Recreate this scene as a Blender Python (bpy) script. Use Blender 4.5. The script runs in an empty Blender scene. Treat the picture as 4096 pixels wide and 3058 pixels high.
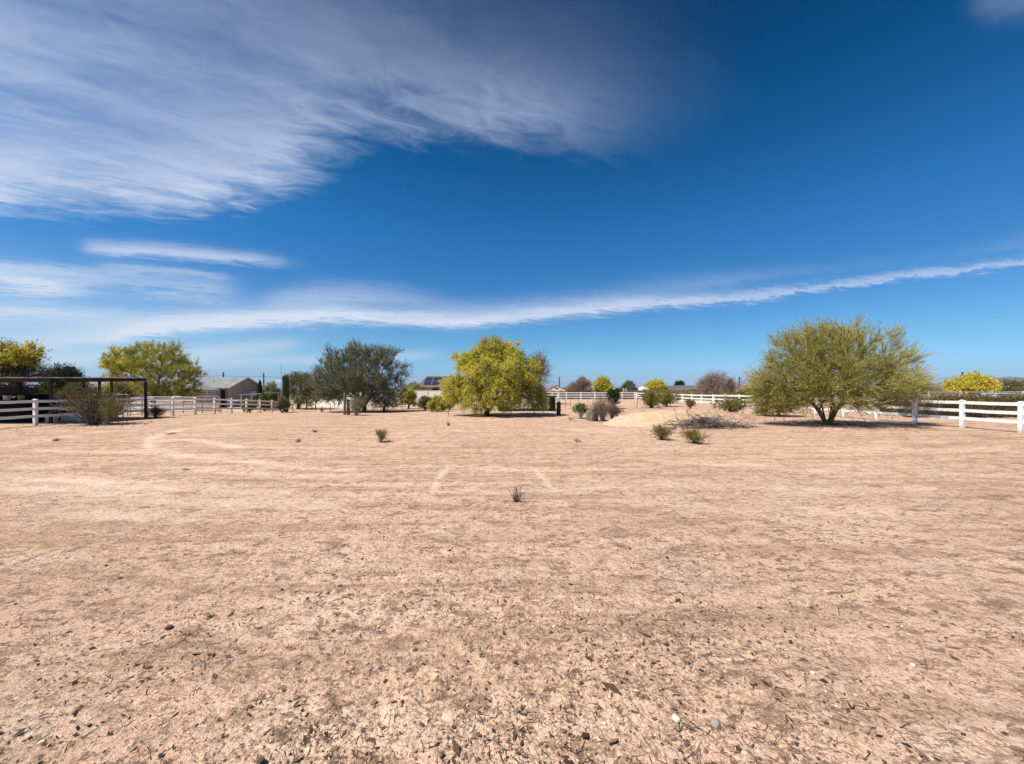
import bpy, math, random
import numpy as np
from mathutils import Vector

SC = bpy.context.scene
COL = SC.collection
H, F, CX, CAMZ = 1554.8, 1538.0, 2048.0, 1.9      # horizon row, focal length (photo pixels), eye height
R = math.radians

# ------------------------------------------------------------------ terrain
def S(t):
    t = np.clip(t, 0, 1); return t * t * (3 - 2 * t)

def terr(x, y):
    x = np.asarray(x, float); y = np.asarray(y, float)
    z = -0.86 * np.clip((y - 20) / 23, 0, 1) ** 2 * S((-x - 2) / 11)
    z = z + 0.12 * S((x - 9) / 7) * S((44 - y) / 14) * S((y - 6) / 8)
    return z

def P(x, y, Y):
    """photo pixel at a given distance -> point"""
    return np.array([(x - CX) / F * Y, Y, CAMZ - Y * (y - H) / F])

def G(x, y):
    """photo pixel on the ground -> point"""
    q = (x - CX) / F
    Y = np.geomspace(1.2, 900, 6000)
    d = CAMZ - Y * (y - H) / F - terr(q * Y, Y)
    k = np.argmax(d < 0)
    Y = Y[k] if d[k] < 0 else 900
    return np.array([q * Y, Y, float(terr(q * Y, Y))])

def on(x, Y):
    """photo column at a given distance, on the ground"""
    X = (x - CX) / F * Y
    return np.array([X, Y, float(terr(X, Y))])

# ------------------------------------------------------------------ noise
def _h(ix, iy, s):
    n = (ix.astype(np.int64) * 374761393 + iy.astype(np.int64) * 668265263 + s * 974634777) & 0xffffffff
    n = ((n ^ (n >> 13)) * 1274126177) & 0xffffffff
    n = n ^ (n >> 16)
    return (n & 0xffffff) / float(0xffffff)

def vn(x, y, s=0):
    ix, iy = np.floor(x), np.floor(y)
    fx, fy = x - ix, y - iy
    fx = fx * fx * (3 - 2 * fx); fy = fy * fy * (3 - 2 * fy)
    a = _h(ix, iy, s); b = _h(ix + 1, iy, s); c = _h(ix, iy + 1, s); d = _h(ix + 1, iy + 1, s)
    return (a * (1 - fx) + b * fx) * (1 - fy) + (c * (1 - fx) + d * fx) * fy

# ------------------------------------------------------------------ materials
class N:
    """tiny expression helper over shader math nodes"""
    def __init__(s, nt, sock): s.nt, s.k = nt, sock
    def _m(s, op, *o, clamp=False):
        n = s.nt.nodes.new('ShaderNodeMath'); n.operation = op; n.use_clamp = clamp
        for i, v in enumerate((s,) + o):
            if isinstance(v, N): s.nt.links.new(v.k, n.inputs[i])
            else: n.inputs[i].default_value = v
        return N(s.nt, n.outputs[0])
    def __add__(s, o): return s._m('ADD', o)
    __radd__ = __add__
    def __sub__(s, o): return s._m('SUBTRACT', o)
    def __rsub__(s, o): return s._m('MULTIPLY', -1.0)._m('ADD', o)
    def __mul__(s, o): return s._m('MULTIPLY', o)
    __rmul__ = __mul__
    def __truediv__(s, o): return s._m('DIVIDE', o)
    def f(s, op, *o): return s._m(op, *o)
    def sat(s): return s._m('ADD', 0.0, clamp=True)
    def ss(s, a, b):
        n = s.nt.nodes.new('ShaderNodeMapRange'); n.interpolation_type = 'SMOOTHSTEP'
        s.nt.links.new(s.k, n.inputs[0]); n.inputs[1].default_value = a; n.inputs[2].default_value = b
        return N(s.nt, n.outputs[0])

def mixc(nt, fac, a, b, blend='MIX'):
    n = nt.nodes.new('ShaderNodeMix'); n.data_type = 'RGBA'; n.blend_type = blend
    for i, v in ((0, fac), (6, a), (7, b)):
        if isinstance(v, N): nt.links.new(v.k, n.inputs[i])
        elif hasattr(v, 'is_output'): nt.links.new(v, n.inputs[i])
        elif isinstance(v, (int, float)): n.inputs[i].default_value = v
        else: n.inputs[i].default_value = (*v, 1)
    return n.outputs[2]

def noise(nt, vec, scale, detail=3, rough=.55, out=0, dist=0):
    n = nt.nodes.new('ShaderNodeTexNoise'); n.inputs['Scale'].default_value = scale
    n.inputs['Detail'].default_value = detail; n.inputs['Roughness'].default_value = rough
    n.inputs['Distortion'].default_value = dist
    if vec is not None: nt.links.new(vec, n.inputs['Vector'])
    return N(nt, n.outputs[out])

def objco(nt, scale=(1, 1, 1)):
    t = nt.nodes.new('ShaderNodeTexCoord'); m = nt.nodes.new('ShaderNodeMapping')
    m.inputs['Scale'].default_value = scale
    nt.links.new(t.outputs['Object'], m.inputs[0]); return m.outputs[0]

def bump(nt, height, strength, distance, bsdf):
    b = nt.nodes.new('ShaderNodeBump'); b.inputs['Strength'].default_value = strength
    b.inputs['Distance'].default_value = distance
    nt.links.new(height.k, b.inputs['Height']); nt.links.new(b.outputs[0], bsdf.inputs['Normal'])

def mat(name, c1, c2=None, rough=.75, scale=4, metal=0, bmp=0, bscale=30, stretch=(1, 1, 1), spec=.3, lo=.35, hi=.65):
    m = bpy.data.materials.new(name); m.use_nodes = True; nt = m.node_tree
    b = nt.nodes['Principled BSDF']; b.inputs['Roughness'].default_value = rough
    b.inputs['Metallic'].default_value = metal; b.inputs['Specular IOR Level'].default_value = spec
    co = objco(nt, stretch)
    c2 = c2 or tuple(v * .75 for v in c1)
    n = noise(nt, co, scale, 5, .6).ss(lo, hi)
    nt.links.new(mixc(nt, n, c1, c2), b.inputs['Base Color'])
    if bmp: bump(nt, noise(nt, co, bscale, 4), .6, bmp, b)
    return m

def leafmat(name, c1, c2, trans=.3):
    m = bpy.data.materials.new(name); m.use_nodes = True; nt = m.node_tree
    nt.nodes.remove(nt.nodes['Principled BSDF'])
    a = nt.nodes.new('ShaderNodeAttribute'); a.attribute_name = 'tint'
    c = mixc(nt, N(nt, a.outputs['Fac']), c1, c2)
    d = nt.nodes.new('ShaderNodeBsdfDiffuse'); t = nt.nodes.new('ShaderNodeBsdfTranslucent')
    x = nt.nodes.new('ShaderNodeMixShader'); x.inputs[0].default_value = trans
    nt.links.new(c, d.inputs[0]); nt.links.new(c, t.inputs[0])
    nt.links.new(d.outputs[0], x.inputs[1]); nt.links.new(t.outputs[0], x.inputs[2])
    nt.links.new(x.outputs[0], nt.nodes['Material Output'].inputs[0]); return m

M = {}
M['white'] = mat('white_vinyl', (.82, .81, .79), (.70, .67, .62), .5, 2.5, lo=.55, hi=.85)
def splash(m):
    # dusty soil thrown up on the foot of the posts and a film of dirt along the rails
    nt = m.node_tree; b = nt.nodes['Principled BSDF']; src = b.inputs['Base Color'].links[0].from_socket
    t = nt.nodes.new('ShaderNodeTexCoord'); s_ = nt.nodes.new('ShaderNodeSeparateXYZ'); nt.links.new(t.outputs['Object'], s_.inputs[0])
    z = N(nt, s_.outputs[2]); n = noise(nt, objco(nt), 7, 5, .65); f = (z + (n - .5) * .35).ss(.26, .02) * .7
    c = mixc(nt, f, src, (.48, .34, .24)); c = mixc(nt, noise(nt, objco(nt, (1, 1, 4)), 2.2, 6, .7).ss(.52, .76) * .14, c, (.55, .47, .38))
    nt.links.new(c, b.inputs['Base Color'])
splash(M['white'])
M['whitewall'] = mat('white_painted_wall', (.80, .82, .79), (.70, .71, .67), .8, .8, bmp=.004)
M['beigewall'] = mat('beige_block_wall', (.60, .56, .49), (.50, .46, .40), .9, .9, bmp=.01, bscale=8)
M['rust'] = mat('rusted_steel', (.06, .03, .022), (.022, .014, .012), .8, 6, bmp=.002)
M['sheet'] = mat('weathered_sheet_metal', (.30, .27, .25), (.17, .12, .10), .55, 2, .5)
M['stucco'] = mat('tan_stucco', (.335, .305, .26), (.29, .27, .235), .95, .5)
M['stucco2'] = mat('cream_stucco', (.52, .46, .36), (.45, .40, .31), .95, 1.2)
M['pinkstucco'] = mat('pale_pink_stucco', (.80, .70, .64), (.72, .62, .56), .95, 1.2)
M['metalroof'] = mat('ribbed_metal_roofing', (.33, .33, .325), (.24, .24, .235), .6, 1.5, .1, stretch=(1, .25, 1))
M['shingle'] = mat('brown_shingle_roofing', (.20, .125, .09), (.13, .075, .055), .95, 3, bmp=.02, bscale=10)
M['greyroof'] = mat('grey_shingle_roofing', (.13, .125, .115), (.085, .08, .075), .95, 2)
M['glass'] = mat('dark_window_glass', (.02, .022, .026), (.03, .032, .036), .08, 1, spec=.6)
M['trim'] = mat('tan_trim_board', (.42, .37, .30), (.34, .30, .24), .8, 2)
M['whitetrim'] = mat('white_trim', (.74, .73, .69), (.62, .60, .56), .6, 2)
M['dark'] = mat('dark_opening', (.012, .011, .010), (.02, .018, .016), .9, 2)
M['black'] = mat('shade_black_tarp', (.010, .010, .010), (.018, .016, .015), 1.0, 1.5, bmp=.02, bscale=3, spec=.05)
M['charred'] = mat('dark_weathered_wrap', (.035, .035, .042), (.012, .012, .014), .8, 8, bmp=.006, bscale=20, stretch=(3, 3, .6))
M['pole'] = mat('creosoted_pole', (.075, .06, .05), (.04, .033, .03), .9, 3, stretch=(4, 4, .4))
M['oldwood'] = mat('grey_weathered_wood', (.24, .20, .16), (.12, .095, .075), .9, 6, bmp=.004, stretch=(4, 4, .5))
M['palewood'] = mat('pale_bleached_wood', (.56, .50, .43), (.40, .34, .28), .9, 3, stretch=(.6, 4, 4))
M['steel'] = mat('dull_steel', (.17, .15, .13), (.10, .07, .055), .6, 8, .4)
M['galv'] = mat('galvanised_pipe', (.55, .54, .52), (.40, .38, .36), .45, 5, .5)
M['red'] = mat('faded_red_paint', (.16, .045, .035), (.09, .035, .03), .7, 4)
M['bark'] = mat('grey_brown_bark', (.10, .08, .06), (.05, .038, .028), .95, 9, bmp=.01, stretch=(3, 3, .6))
M['greenbark'] = mat('olive_green_bark', (.14, .13, .06), (.075, .065, .035), .85, 6, bmp=.006, stretch=(3, 3, .6))
M['paletwig'] = mat('pale_grey_twig', (.36, .31, .25), (.22, .18, .145), .9, 8)
M['deadtwig'] = mat('dead_grey_wood', (.26, .22, .185), (.11, .09, .075), .9, 5)
M['brushwood'] = mat('sun_greyed_brushwood', (.21, .175, .15), (.075, .06, .05), .9, 4)
M['darktwig'] = mat('dark_brown_twig', (.10, .075, .055), (.05, .037, .028), .9, 7)
M['cactus'] = mat('cactus_skin', (.075, .105, .045), (.045, .07, .03), .7, 5)
M['solar'] = mat('solar_cell', (.012, .018, .045), (.018, .026, .06), .12, 2, spec=.6)
M['alum'] = mat('aluminium_frame', (.55, .56, .58), (.45, .46, .47), .35, 5, .8)
M['greentarp'] = mat('green_shade_cloth', (.03, .11, .05), (.02, .075, .035), .8, 3)
M['tyre'] = mat('tyre_rubber', (.015, .015, .015), (.025, .024, .023), .85, 6)
M['straw'] = mat('straw', (.42, .32, .16), (.30, .22, .10), .95, 12, bmp=.02)
M['whitestone'] = mat('white_quartz', (.66, .62, .50), (.54, .50, .38), .75, 90, bmp=.002, bscale=220)
M['greystone'] = mat('purple_grey_stone', (.27, .215, .195), (.36, .27, .22), .6, 22, bmp=.0015, bscale=150)
M['hill'] = mat('desert_hill', (.16, .14, .11), (.11, .10, .08), .95, .002)
M['adobe'] = mat('brown_tile_roof', (.27, .135, .095), (.19, .095, .07), .95, 2)

L = {}
L['olive'] = leafmat('olive_palo_verde_leaf', (.37, .34, .095), (.54, .485, .155))
L['olivedark'] = leafmat('deep_olive_leaf', (.15, .15, .035), (.27, .25, .06))
L['yellow'] = leafmat('yellow_palo_verde_flower', (.58, .52, .05), (.76, .70, .15), .35)
L['gold'] = leafmat('golden_palo_verde_flower', (.60, .50, .05), (.76, .66, .125), .35)
L['lime'] = leafmat('yellow_green_leaf', (.33, .325, .055), (.50, .48, .10), .35)
L['mesquite'] = leafmat('grey_green_mesquite_leaf', (.14, .148, .08), (.25, .252, .15))
L['green'] = leafmat('mid_green_leaf', (.09, .14, .03), (.18, .23, .06))
L['dkgreen'] = leafmat('dark_green_leaf', (.022, .042, .014), (.05, .075, .026))
L['sage'] = leafmat('grey_olive_leaf', (.16, .165, .075), (.27, .26, .13))
L['creosote'] = leafmat('creosote_leaf', (.18, .16, .04), (.31, .27, .08))
L['brownbush'] = leafmat('brown_creosote_leaf', (.10, .068, .022), (.18, .12, .04))
L['brownleaf'] = leafmat('brown_dry_leaf', (.12, .085, .035), (.17, .11, .045))
L['pink'] = leafmat('dusty_pink_brown_twig', (.28, .18, .15), (.42, .29, .25))
L['palebush'] = leafmat('pale_straw_leaf', (.34, .31, .14), (.45, .42, .23))
L['dry'] = leafmat('dry_grey_stem', (.20, .155, .11), (.34, .27, .19))
L['dryd'] = leafmat('dark_dry_stem', (.10, .07, .045), (.17, .12, .08))

# ------------------------------------------------------------------ objects
PLANTS = []; ROOT = {}; DENS = 1.75
def setp(o, label=None, cat=None, group=None, kind=None):
    if label: o['label'] = label
    if cat: o['category'] = cat
    if group: o['group'] = group
    if kind: o['kind'] = kind

def thing(name, label, cat, loc, group=None):
    o = bpy.data.objects.new(name, None); COL.objects.link(o)
    o.location = [float(v) for v in loc]; o.empty_display_size = .3
    setp(o, label, cat, group); ROOT[o.name] = np.array(loc, float); return o

class MB:
    """collects faces in world coordinates"""
    def __init__(s): s.v, s.f, s.n, s.tint, s.mi = [], [], 0, [], []
    def add(s, v, f, tint=None, mi=0):
        v = np.asarray(v, float).reshape(-1, 3); f = np.asarray(f, int)
        s.v.append(v); s.f.append(f + s.n); s.n += len(v)
        s.tint.append(np.full(len(f), .5) if tint is None else np.asarray(tint, float))
        s.mi.append(np.full(len(f), mi, int)); return s
    def box(s, a, b, mi=0):
        a = np.asarray(a, float); b = np.asarray(b, float)
        c = np.array([[i, j, k] for k in (0, 1) for j in (0, 1) for i in (0, 1)])
        return s.add(a + c * (b - a), [[0, 2, 3, 1], [4, 5, 7, 6], [0, 1, 5, 4], [2, 6, 7, 3], [0, 4, 6, 2], [1, 3, 7, 5]], mi=mi)
    def obox(s, c, u, v, w, mi=0):
        """oriented box: centre and three half-axis vectors"""
        c, u, v, w = [np.asarray(t, float) for t in (c, u, v, w)]
        p = [c + i * u + j * v + k * w for k in (-1, 1) for j in (-1, 1) for i in (-1, 1)]
        return s.add(p, [[0, 2, 3, 1], [4, 5, 7, 6], [0, 1, 5, 4], [2, 6, 7, 3], [0, 4, 6, 2], [1, 3, 7, 5]], mi=mi)
    def bar(s, p, q, w, h, up=(0, 0, 1), mi=0):
        p, q = np.asarray(p, float), np.asarray(q, float); d = q - p; l = np.linalg.norm(d)
        t = d / l; sd = np.cross(t, up); sd = sd / np.linalg.norm(sd); u = np.cross(sd, t)
        return s.obox((p + q) / 2, t * l / 2, sd * w / 2, u * h / 2, mi)
    def tubes(s, p, q, r0, r1, k=6, mi=0, tint=None):
        p, q = np.atleast_2d(p).astype(float), np.atleast_2d(q).astype(float)
        n = len(p); r0 = np.broadcast_to(r0, n); r1 = np.broadcast_to(r1, n)
        d = q - p; d = d / np.maximum(np.linalg.norm(d, axis=1, keepdims=True), 1e-9)
        a = np.where(np.abs(d[:, 2:3]) > .9, [[1., 0, 0]], [[0, 0, 1.]])
        u = np.cross(d, a); u /= np.linalg.norm(u, axis=1, keepdims=True); w = np.cross(d, u)
        th = np.arange(k) * 2 * np.pi / k
        ring = u[:, None] * np.cos(th)[None, :, None] + w[:, None] * np.sin(th)[None, :, None]
        v = np.concatenate([p[:, None] + ring * r0[:, None, None], q[:, None] + ring * r1[:, None, None]], 1)
        i = np.arange(k); j = (i + 1) % k
        f1 = np.stack([i, i + k, j + k, j], 1)
        f = (np.arange(n) * 2 * k)[:, None, None] + f1[None]
        s.add(v.reshape(-1, 3), f.reshape(-1, 4), tint=None if tint is None else np.repeat(tint, k), mi=mi)
        return s
    def poly(s, pts, rad, k=6, mi=0):
        """tube along a polyline, capped"""
        pts = np.asarray(pts, float); n = len(pts); rad = np.broadcast_to(rad, n)
        th = np.arange(k) * 2 * np.pi / k; V = []
        for i in range(n):
            d = pts[min(i + 1, n - 1)] - pts[max(i - 1, 0)]; d = d / max(np.linalg.norm(d), 1e-9)
            a = np.array([1., 0, 0]) if abs(d[2]) > .9 else np.array([0, 0, 1.])
            u = np.cross(d, a); u /= np.linalg.norm(u); w = np.cross(d, u)
            V.append(pts[i] + rad[i] * (np.cos(th)[:, None] * u + np.sin(th)[:, None] * w))
        V.append(pts[:1]); V.append(pts[-1:])
        f = []
        for i in range(n - 1):
            for a in range(k):
                b = (a + 1) % k; f.append([i * k + a, (i + 1) * k + a, (i + 1) * k + b, i * k + b])
        e = n * k
        for a in range(k):
            b = (a + 1) % k; f.append([e, a, b, b]); f.append([e + 1, (n - 1) * k + b, (n - 1) * k + a, (n - 1) * k + a])
        return s.add(np.concatenate(V), f, mi=mi)
    def leaves(s, p, d, l, w, rng, tint, mi=0):
        """one slender diamond per leaf"""
        d = d / np.maximum(np.linalg.norm(d, axis=1, keepdims=True), 1e-9)
        r = rng.normal(size=p.shape); sd = np.cross(d, r); sd /= np.maximum(np.linalg.norm(sd, axis=1, keepdims=True), 1e-9)
        l = np.broadcast_to(l, len(p))[:, None]; w = np.broadcast_to(w, len(p))[:, None]
        m = p + d * l * .5
        v = np.stack([p, m + sd * w / 2, p + d * l, m - sd * w / 2], 1).reshape(-1, 3)
        f = np.arange(len(p) * 4).reshape(-1, 4)
        return s.add(v, f, tint, mi)
    def build(s, name, mats, parent=None, smooth=False, loc=None):
        if not isinstance(mats, (list, tuple)): mats = [mats]
        v = np.concatenate(s.v); fl = s.f
        base = ROOT[parent.name] if parent is not None else (np.zeros(3) if loc is None else np.asarray(loc, float))
        v = v - base
        me = bpy.data.meshes.new(name)
        loops, tot = [], []
        for f in fl:
            if f.ndim == 2 and f.shape[1] == 4:
                tri = f[:, 2] == f[:, 3]
                if tri.any():
                    for row, t in zip(f, tri):
                        q = row[:3] if t else row
                        loops.append(q); tot.append(np.array([len(q)]))
                    continue
            loops.append(f.reshape(-1)); tot.append(np.full(len(f), f.shape[1]))
        loops = np.concatenate(loops).astype(np.int32); tot = np.concatenate(tot).astype(np.int32)
        me.vertices.add(len(v)); me.vertices.foreach_set('co', v.astype(np.float32).ravel())
        me.loops.add(len(loops)); me.loops.foreach_set('vertex_index', loops)
        st = np.concatenate([[0], np.cumsum(tot)[:-1]]).astype(np.int32)
        me.polygons.add(len(tot)); me.polygons.foreach_set('loop_start', st)
        mi = np.concatenate(s.mi).astype(np.int32)
        if mi.any(): me.polygons.foreach_set('material_index', mi)
        me.polygons.foreach_set('use_smooth', np.full(len(tot), smooth))
        at = me.attributes.new('tint', 'FLOAT', 'FACE'); at.data.foreach_set('value', np.concatenate(s.tint).astype(np.float32))
        for m in mats: me.materials.append(m)
        me.update(calc_edges=True); me.validate()
        o = bpy.data.objects.new(name, me); COL.objects.link(o)
        if parent is not None:
            o.parent = parent; ROOT[o.name] = base
        else:
            o.location = base; ROOT[o.name] = base
        return o

def whole(mb, name, mats, label, cat, loc, group=None, smooth=False):
    o = mb.build(name, mats, None, smooth, loc); setp(o, label, cat, group); return o

# ------------------------------------------------------------------ plants
def skeleton(base, pts, bias=.45, seg=.5, rng=None, trunk=None):
    """joins every target point to the nearest suitable point of the growing plant"""
    nodes = [np.array(base, float)]; par = [-1]; path = [0.0]
    if trunk:
        for t, p in trunk:
            t = np.array(t, float); pi = p if p >= 0 else len(nodes) - 1
            nodes.append(t); par.append(pi); path.append(path[pi] + np.linalg.norm(t - nodes[pi]))
    pts = pts[np.argsort(np.linalg.norm(pts - nodes[-1], axis=1))]
    tip = []
    for p in pts:
        A = np.array(nodes); d = np.linalg.norm(A - p, axis=1); c = d + bias * np.array(path)
        if trunk: c[0] += 5
        i = int(np.argmin(c)); L_ = d[i]; k = max(1, int(L_ / seg)); a = nodes[i]
        # children leave along the parent's own direction, so limbs curve instead of kinking
        g = a - nodes[par[i]] if par[i] >= 0 else np.array([0, 0, 1.])
        g = g / max(np.linalg.norm(g), 1e-6) * L_ * .28
        prev = i
        for j in range(1, k + 1):
            t = j / k; q = a + (p - a) * t + g * t * (1 - t) * 1.6
            if rng is not None and j < k: q = q + rng.normal(size=3) * .035 * L_
            nodes.append(q); par.append(prev); path.append(path[prev] + np.linalg.norm(q - nodes[prev])); prev = len(nodes) - 1
        tip.append(prev)
    return np.array(nodes), np.array(par), np.array(tip)

def radii(nodes, par, r_tip, r_base, e=1.65):
    n = len(nodes); w = np.zeros(n); kids = np.zeros(n)
    for i in range(n - 1, 0, -1):
        if w[i] == 0: w[i] = 1
        w[par[i]] += w[i]
    r = w ** (1 / e); r = r / r[0] * r_base
    return np.maximum(r, r_tip)

def lobe_points(lobes, n, rng, shell=.35):
    c = np.array([l[0] for l in lobes]); r = np.array([l[1] for l in lobes])
    vol = np.prod(r, axis=1) ** .75; vol /= vol.sum()
    k = rng.choice(len(lobes), n, p=vol)
    d = rng.normal(size=(n, 3)); d /= np.linalg.norm(d, axis=1, keepdims=True)
    rad = (shell + (1 - shell) * rng.random(n)) ** .6
    return c[k] + d * rad[:, None] * r[k]

def plobes(lobes, Y, depth=1.15):
    """lobes measured on the photo (centre x, y, half width, half height[, depth offset]) -> metres at distance Y"""
    out = []
    for l in lobes:
        m = Y / F; c = P(l[0], l[1], Y)
        if len(l) > 4: c = c + np.array([0, l[4], 0])
        out.append((c, np.array([l[2] * m, l[2] * m * depth, l[3] * m])))
    return out

def sprigs(mb, nodes, dirs, rng, per, L0, nleaf, ll, lw, up=.3, spread=.8, stem_mi=1, leaf_mi=0, stem_w=.010,
           drift=.35, droop=0, leaf_ang=.9, tint_clump=.5, flower_mi=None, flower=0, fl=.05, flower_fn=None):
    """fine shoots with leaves (and blossom) leaving every node"""
    n = len(nodes) * per
    p = np.repeat(nodes, per, 0); d0 = np.repeat(dirs, per, 0)
    clump = np.repeat(rng.random(len(nodes)), per)
    d = d0 * .6 + rng.normal(size=(n, 3)) * spread * .6; d[:, 2] += up
    d /= np.linalg.norm(d, axis=1, keepdims=True)
    l = L0 * (.5 + rng.random(n) * .8)
    bend = rng.normal(size=(n, 3)) * drift; bend[:, 2] -= droop
    def at(t): return p + d * (l * t)[:, None] + bend * (l * t * t)[:, None] * .5
    mid, end = at(.5), at(1.)
    mb.leaves(p, mid - p, np.linalg.norm(mid - p, axis=1) * 1.04, stem_w, rng, clump, stem_mi)
    mb.leaves(mid, end - mid, np.linalg.norm(end - mid, axis=1), stem_w * .7, rng, clump, stem_mi)
    t = rng.random((n, nleaf)) ** .8
    pp = (p[:, None] + d[:, None] * (l[:, None] * t)[..., None] + bend[:, None] * (l[:, None] * t * t)[..., None] * .5).reshape(-1, 3)
    dd = np.repeat(d, nleaf, 0) + rng.normal(size=(n * nleaf, 3)) * leaf_ang
    ti = np.clip(np.repeat(clump, nleaf) * tint_clump + rng.random(n * nleaf) * (1 - tint_clump), 0, 1)
    k = n * nleaf
    mi = leaf_mi
    ln = ll * (.6 + .8 * rng.random(k)); w = lw * (.7 + .6 * rng.random(k))
    if flower_mi is not None:
        pr = np.full(k, flower) if flower_fn is None else flower_fn(pp) * flower
        isf = rng.random(k) < pr
        mb.leaves(pp[~isf], dd[~isf], ln[~isf], w[~isf], rng, ti[~isf], leaf_mi)
        return pp[isf], dd[isf], ti[isf]
    mb.leaves(pp, dd, ln, w, rng, ti, mi)
    return None

def tree(name, label, cat, base, lobes, seed, n=260, leaf='olive', bark='greenbark', stem=None, flower=None, per=9, L0=.6,
         nleaf=8, ll=.10, lw=.02, r_base=.16, r_tip=.010, trunk=None, bias=.4, seg=.5, up=.3, spread=.8, droop=0, fl=.07,
         fprob=.6, ffn=None, drift=.35, stem_w=.012, shell=.3, group=None, inner=.25, tclump=.5, dens=1.0, lang=.9):
    rng = np.random.default_rng(seed)
    base = np.asarray(base, float)
    t = thing(name, label, cat, base, group); PLANTS.append((base, max(abs(l[0][0] - base[0]) + l[1][0] for l in lobes) * .8, 3))
    pts = lobe_points(lobes, n, rng, shell)
    pts = pts[pts[:, 2] > terr(pts[:, 0], pts[:, 1]) + .12]
    nd, par, tip = skeleton(base - np.array([0, 0, .08]), pts, bias, seg, rng, trunk)
    r = radii(nd, par, r_tip, r_base)
    mb = MB(); i = np.arange(1, len(nd))
    big = r[par[i]] > .03
    a, b = par[i], i
    # every joint overlaps its neighbour a little so that limbs read as continuous
    ext = (nd[b] - nd[a]); ext = ext / np.maximum(np.linalg.norm(ext, axis=1, keepdims=True), 1e-9)
    rb = np.minimum(r[b], r[a])
    ra = np.where(a == 0, r[a], np.minimum(r[a], rb * 1.35))
    mb.tubes(nd[a][big] - ext[big] * .3 * ra[big, None], nd[b][big] + ext[big] * .3 * rb[big, None], ra[big], rb[big], 8)
    mb.tubes(nd[a][~big], nd[b][~big], ra[~big], rb[~big], 4)
    mb.build('trunk', M[bark], t, True)
    # shoots grow from outer nodes
    dist = np.linalg.norm(nd - base, axis=1); lim = inner * dist.max()
    thin = np.where((r < max(.04, r_base * .3)) & (dist > lim))[0]
    ctr = np.mean([l[0] for l in lobes], axis=0)
    d = nd[thin] - nd[np.maximum(par[thin], 0)]; d /= np.maximum(np.linalg.norm(d, axis=1, keepdims=True), 1e-9)
    o = nd[thin] - ctr; o /= np.maximum(np.linalg.norm(o, axis=1, keepdims=True), 1e-9)
    d = d * .6 + o * .6
    cb = MB(); per = int(per * DENS * dens + .5)
    res = sprigs(cb, nd[thin], d, rng, per, L0, nleaf, ll, lw, up, spread, stem_w=stem_w, drift=drift, droop=droop,
                 flower_mi=2 if flower else None, flower=fprob, flower_fn=ffn, tint_clump=tclump, leaf_ang=lang)
    cb.build('crown', [L[leaf], M[stem or bark]], t)
    if flower and res is not None and len(res[0]):
        pp, dd, ti = res; fb = MB()
        fb.leaves(pp, dd, fl * (.7 + .6 * rng.random(len(pp))), fl * .75, rng, ti)
        fb.build('blossom', L[flower], t)
    return t

def shrub(name, label, cat, base, w, h, seed, stems=26, leaf='creosote', stem='deadtwig', per=5, nleaf=6, ll=.05, lw=.022,
          L0=.28, spread=.9, group=None, r0=.014, dead=0, depth=1.0, lo=.25, leafy=.35, open_=1.0, extra=None, lean=(0, 0)):
    """many-stemmed desert bush: stems fan out from the base, leafy shoots on their outer halves"""
    rng = np.random.default_rng(seed); base = np.asarray(base, float)
    t = thing(name, label, cat, base, group); PLANTS.append((base, w * .75, h))
    sb = MB(); cb = MB(); NP, ND = [], []
    for k in range(stems + dead):
        a = rng.random() * 2 * np.pi; e = rng.random() ** .7
        tip = np.array([math.cos(a) * w / 2 * e * open_ + lean[0], math.sin(a) * w / 2 * depth * e * open_ + lean[1],
                        h * (lo + (1 - lo) * math.sqrt(max(0, 1 - .6 * e * e)) * (.5 + .6 * rng.random()))])
        if k >= stems: tip = tip * np.array([1.1, 1.1, 1.12])
        b0 = np.array([rng.normal() * .03 * w, rng.normal() * .03 * w, -.03])
        c = np.array([tip[0] * .35, tip[1] * .35, tip[2] * .62]) + rng.normal(size=3) * .05 * w
        n = 7; tt = np.linspace(0, 1, n)[:, None]
        pts = base + (1 - tt) ** 2 * b0 + 2 * tt * (1 - tt) * c + tt ** 2 * tip
        pts[1:-1] += rng.normal(size=(n - 2, 3)) * .018 * w
        rr = r0 * (1 - .8 * tt[:, 0]) * (.6 + .7 * rng.random())
        sb.tubes(pts[:-1], pts[1:], rr[:-1], rr[1:], 4)
        for j in range(2, n - 1):          # side twigs
            for q in range(2):
                dv = (pts[j + 1] - pts[j]); dv = dv / np.linalg.norm(dv) + rng.normal(size=3) * .7
                dv /= np.linalg.norm(dv); ln = .22 * h * (.4 + rng.random())
                e2 = pts[j] + dv * ln; e2[2] = max(e2[2], base[2] + .03)
                sb.tubes(pts[j], e2, rr[j] * .6, rr[j] * .2, 3)
                if k < stems and j / n > leafy * .8: NP.append(e2); ND.append(dv)
        if k < stems:
            for j in range(n):
                if j / (n - 1) > leafy: NP.append(pts[j]); ND.append((pts[min(j + 1, n - 1)] - pts[max(j - 1, 0)]))
    sb.build('stem', M[stem], t, True)
    if leaf and NP:
        NP = np.array(NP); ND = np.array(ND); ND /= np.linalg.norm(ND, axis=1, keepdims=True)
        sprigs(cb, NP, ND, rng, per, L0, nleaf, ll, lw, .25, spread, stem_w=.006)
        cb.build('foliage', [L[leaf], M[stem]], t)
    return t

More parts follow.
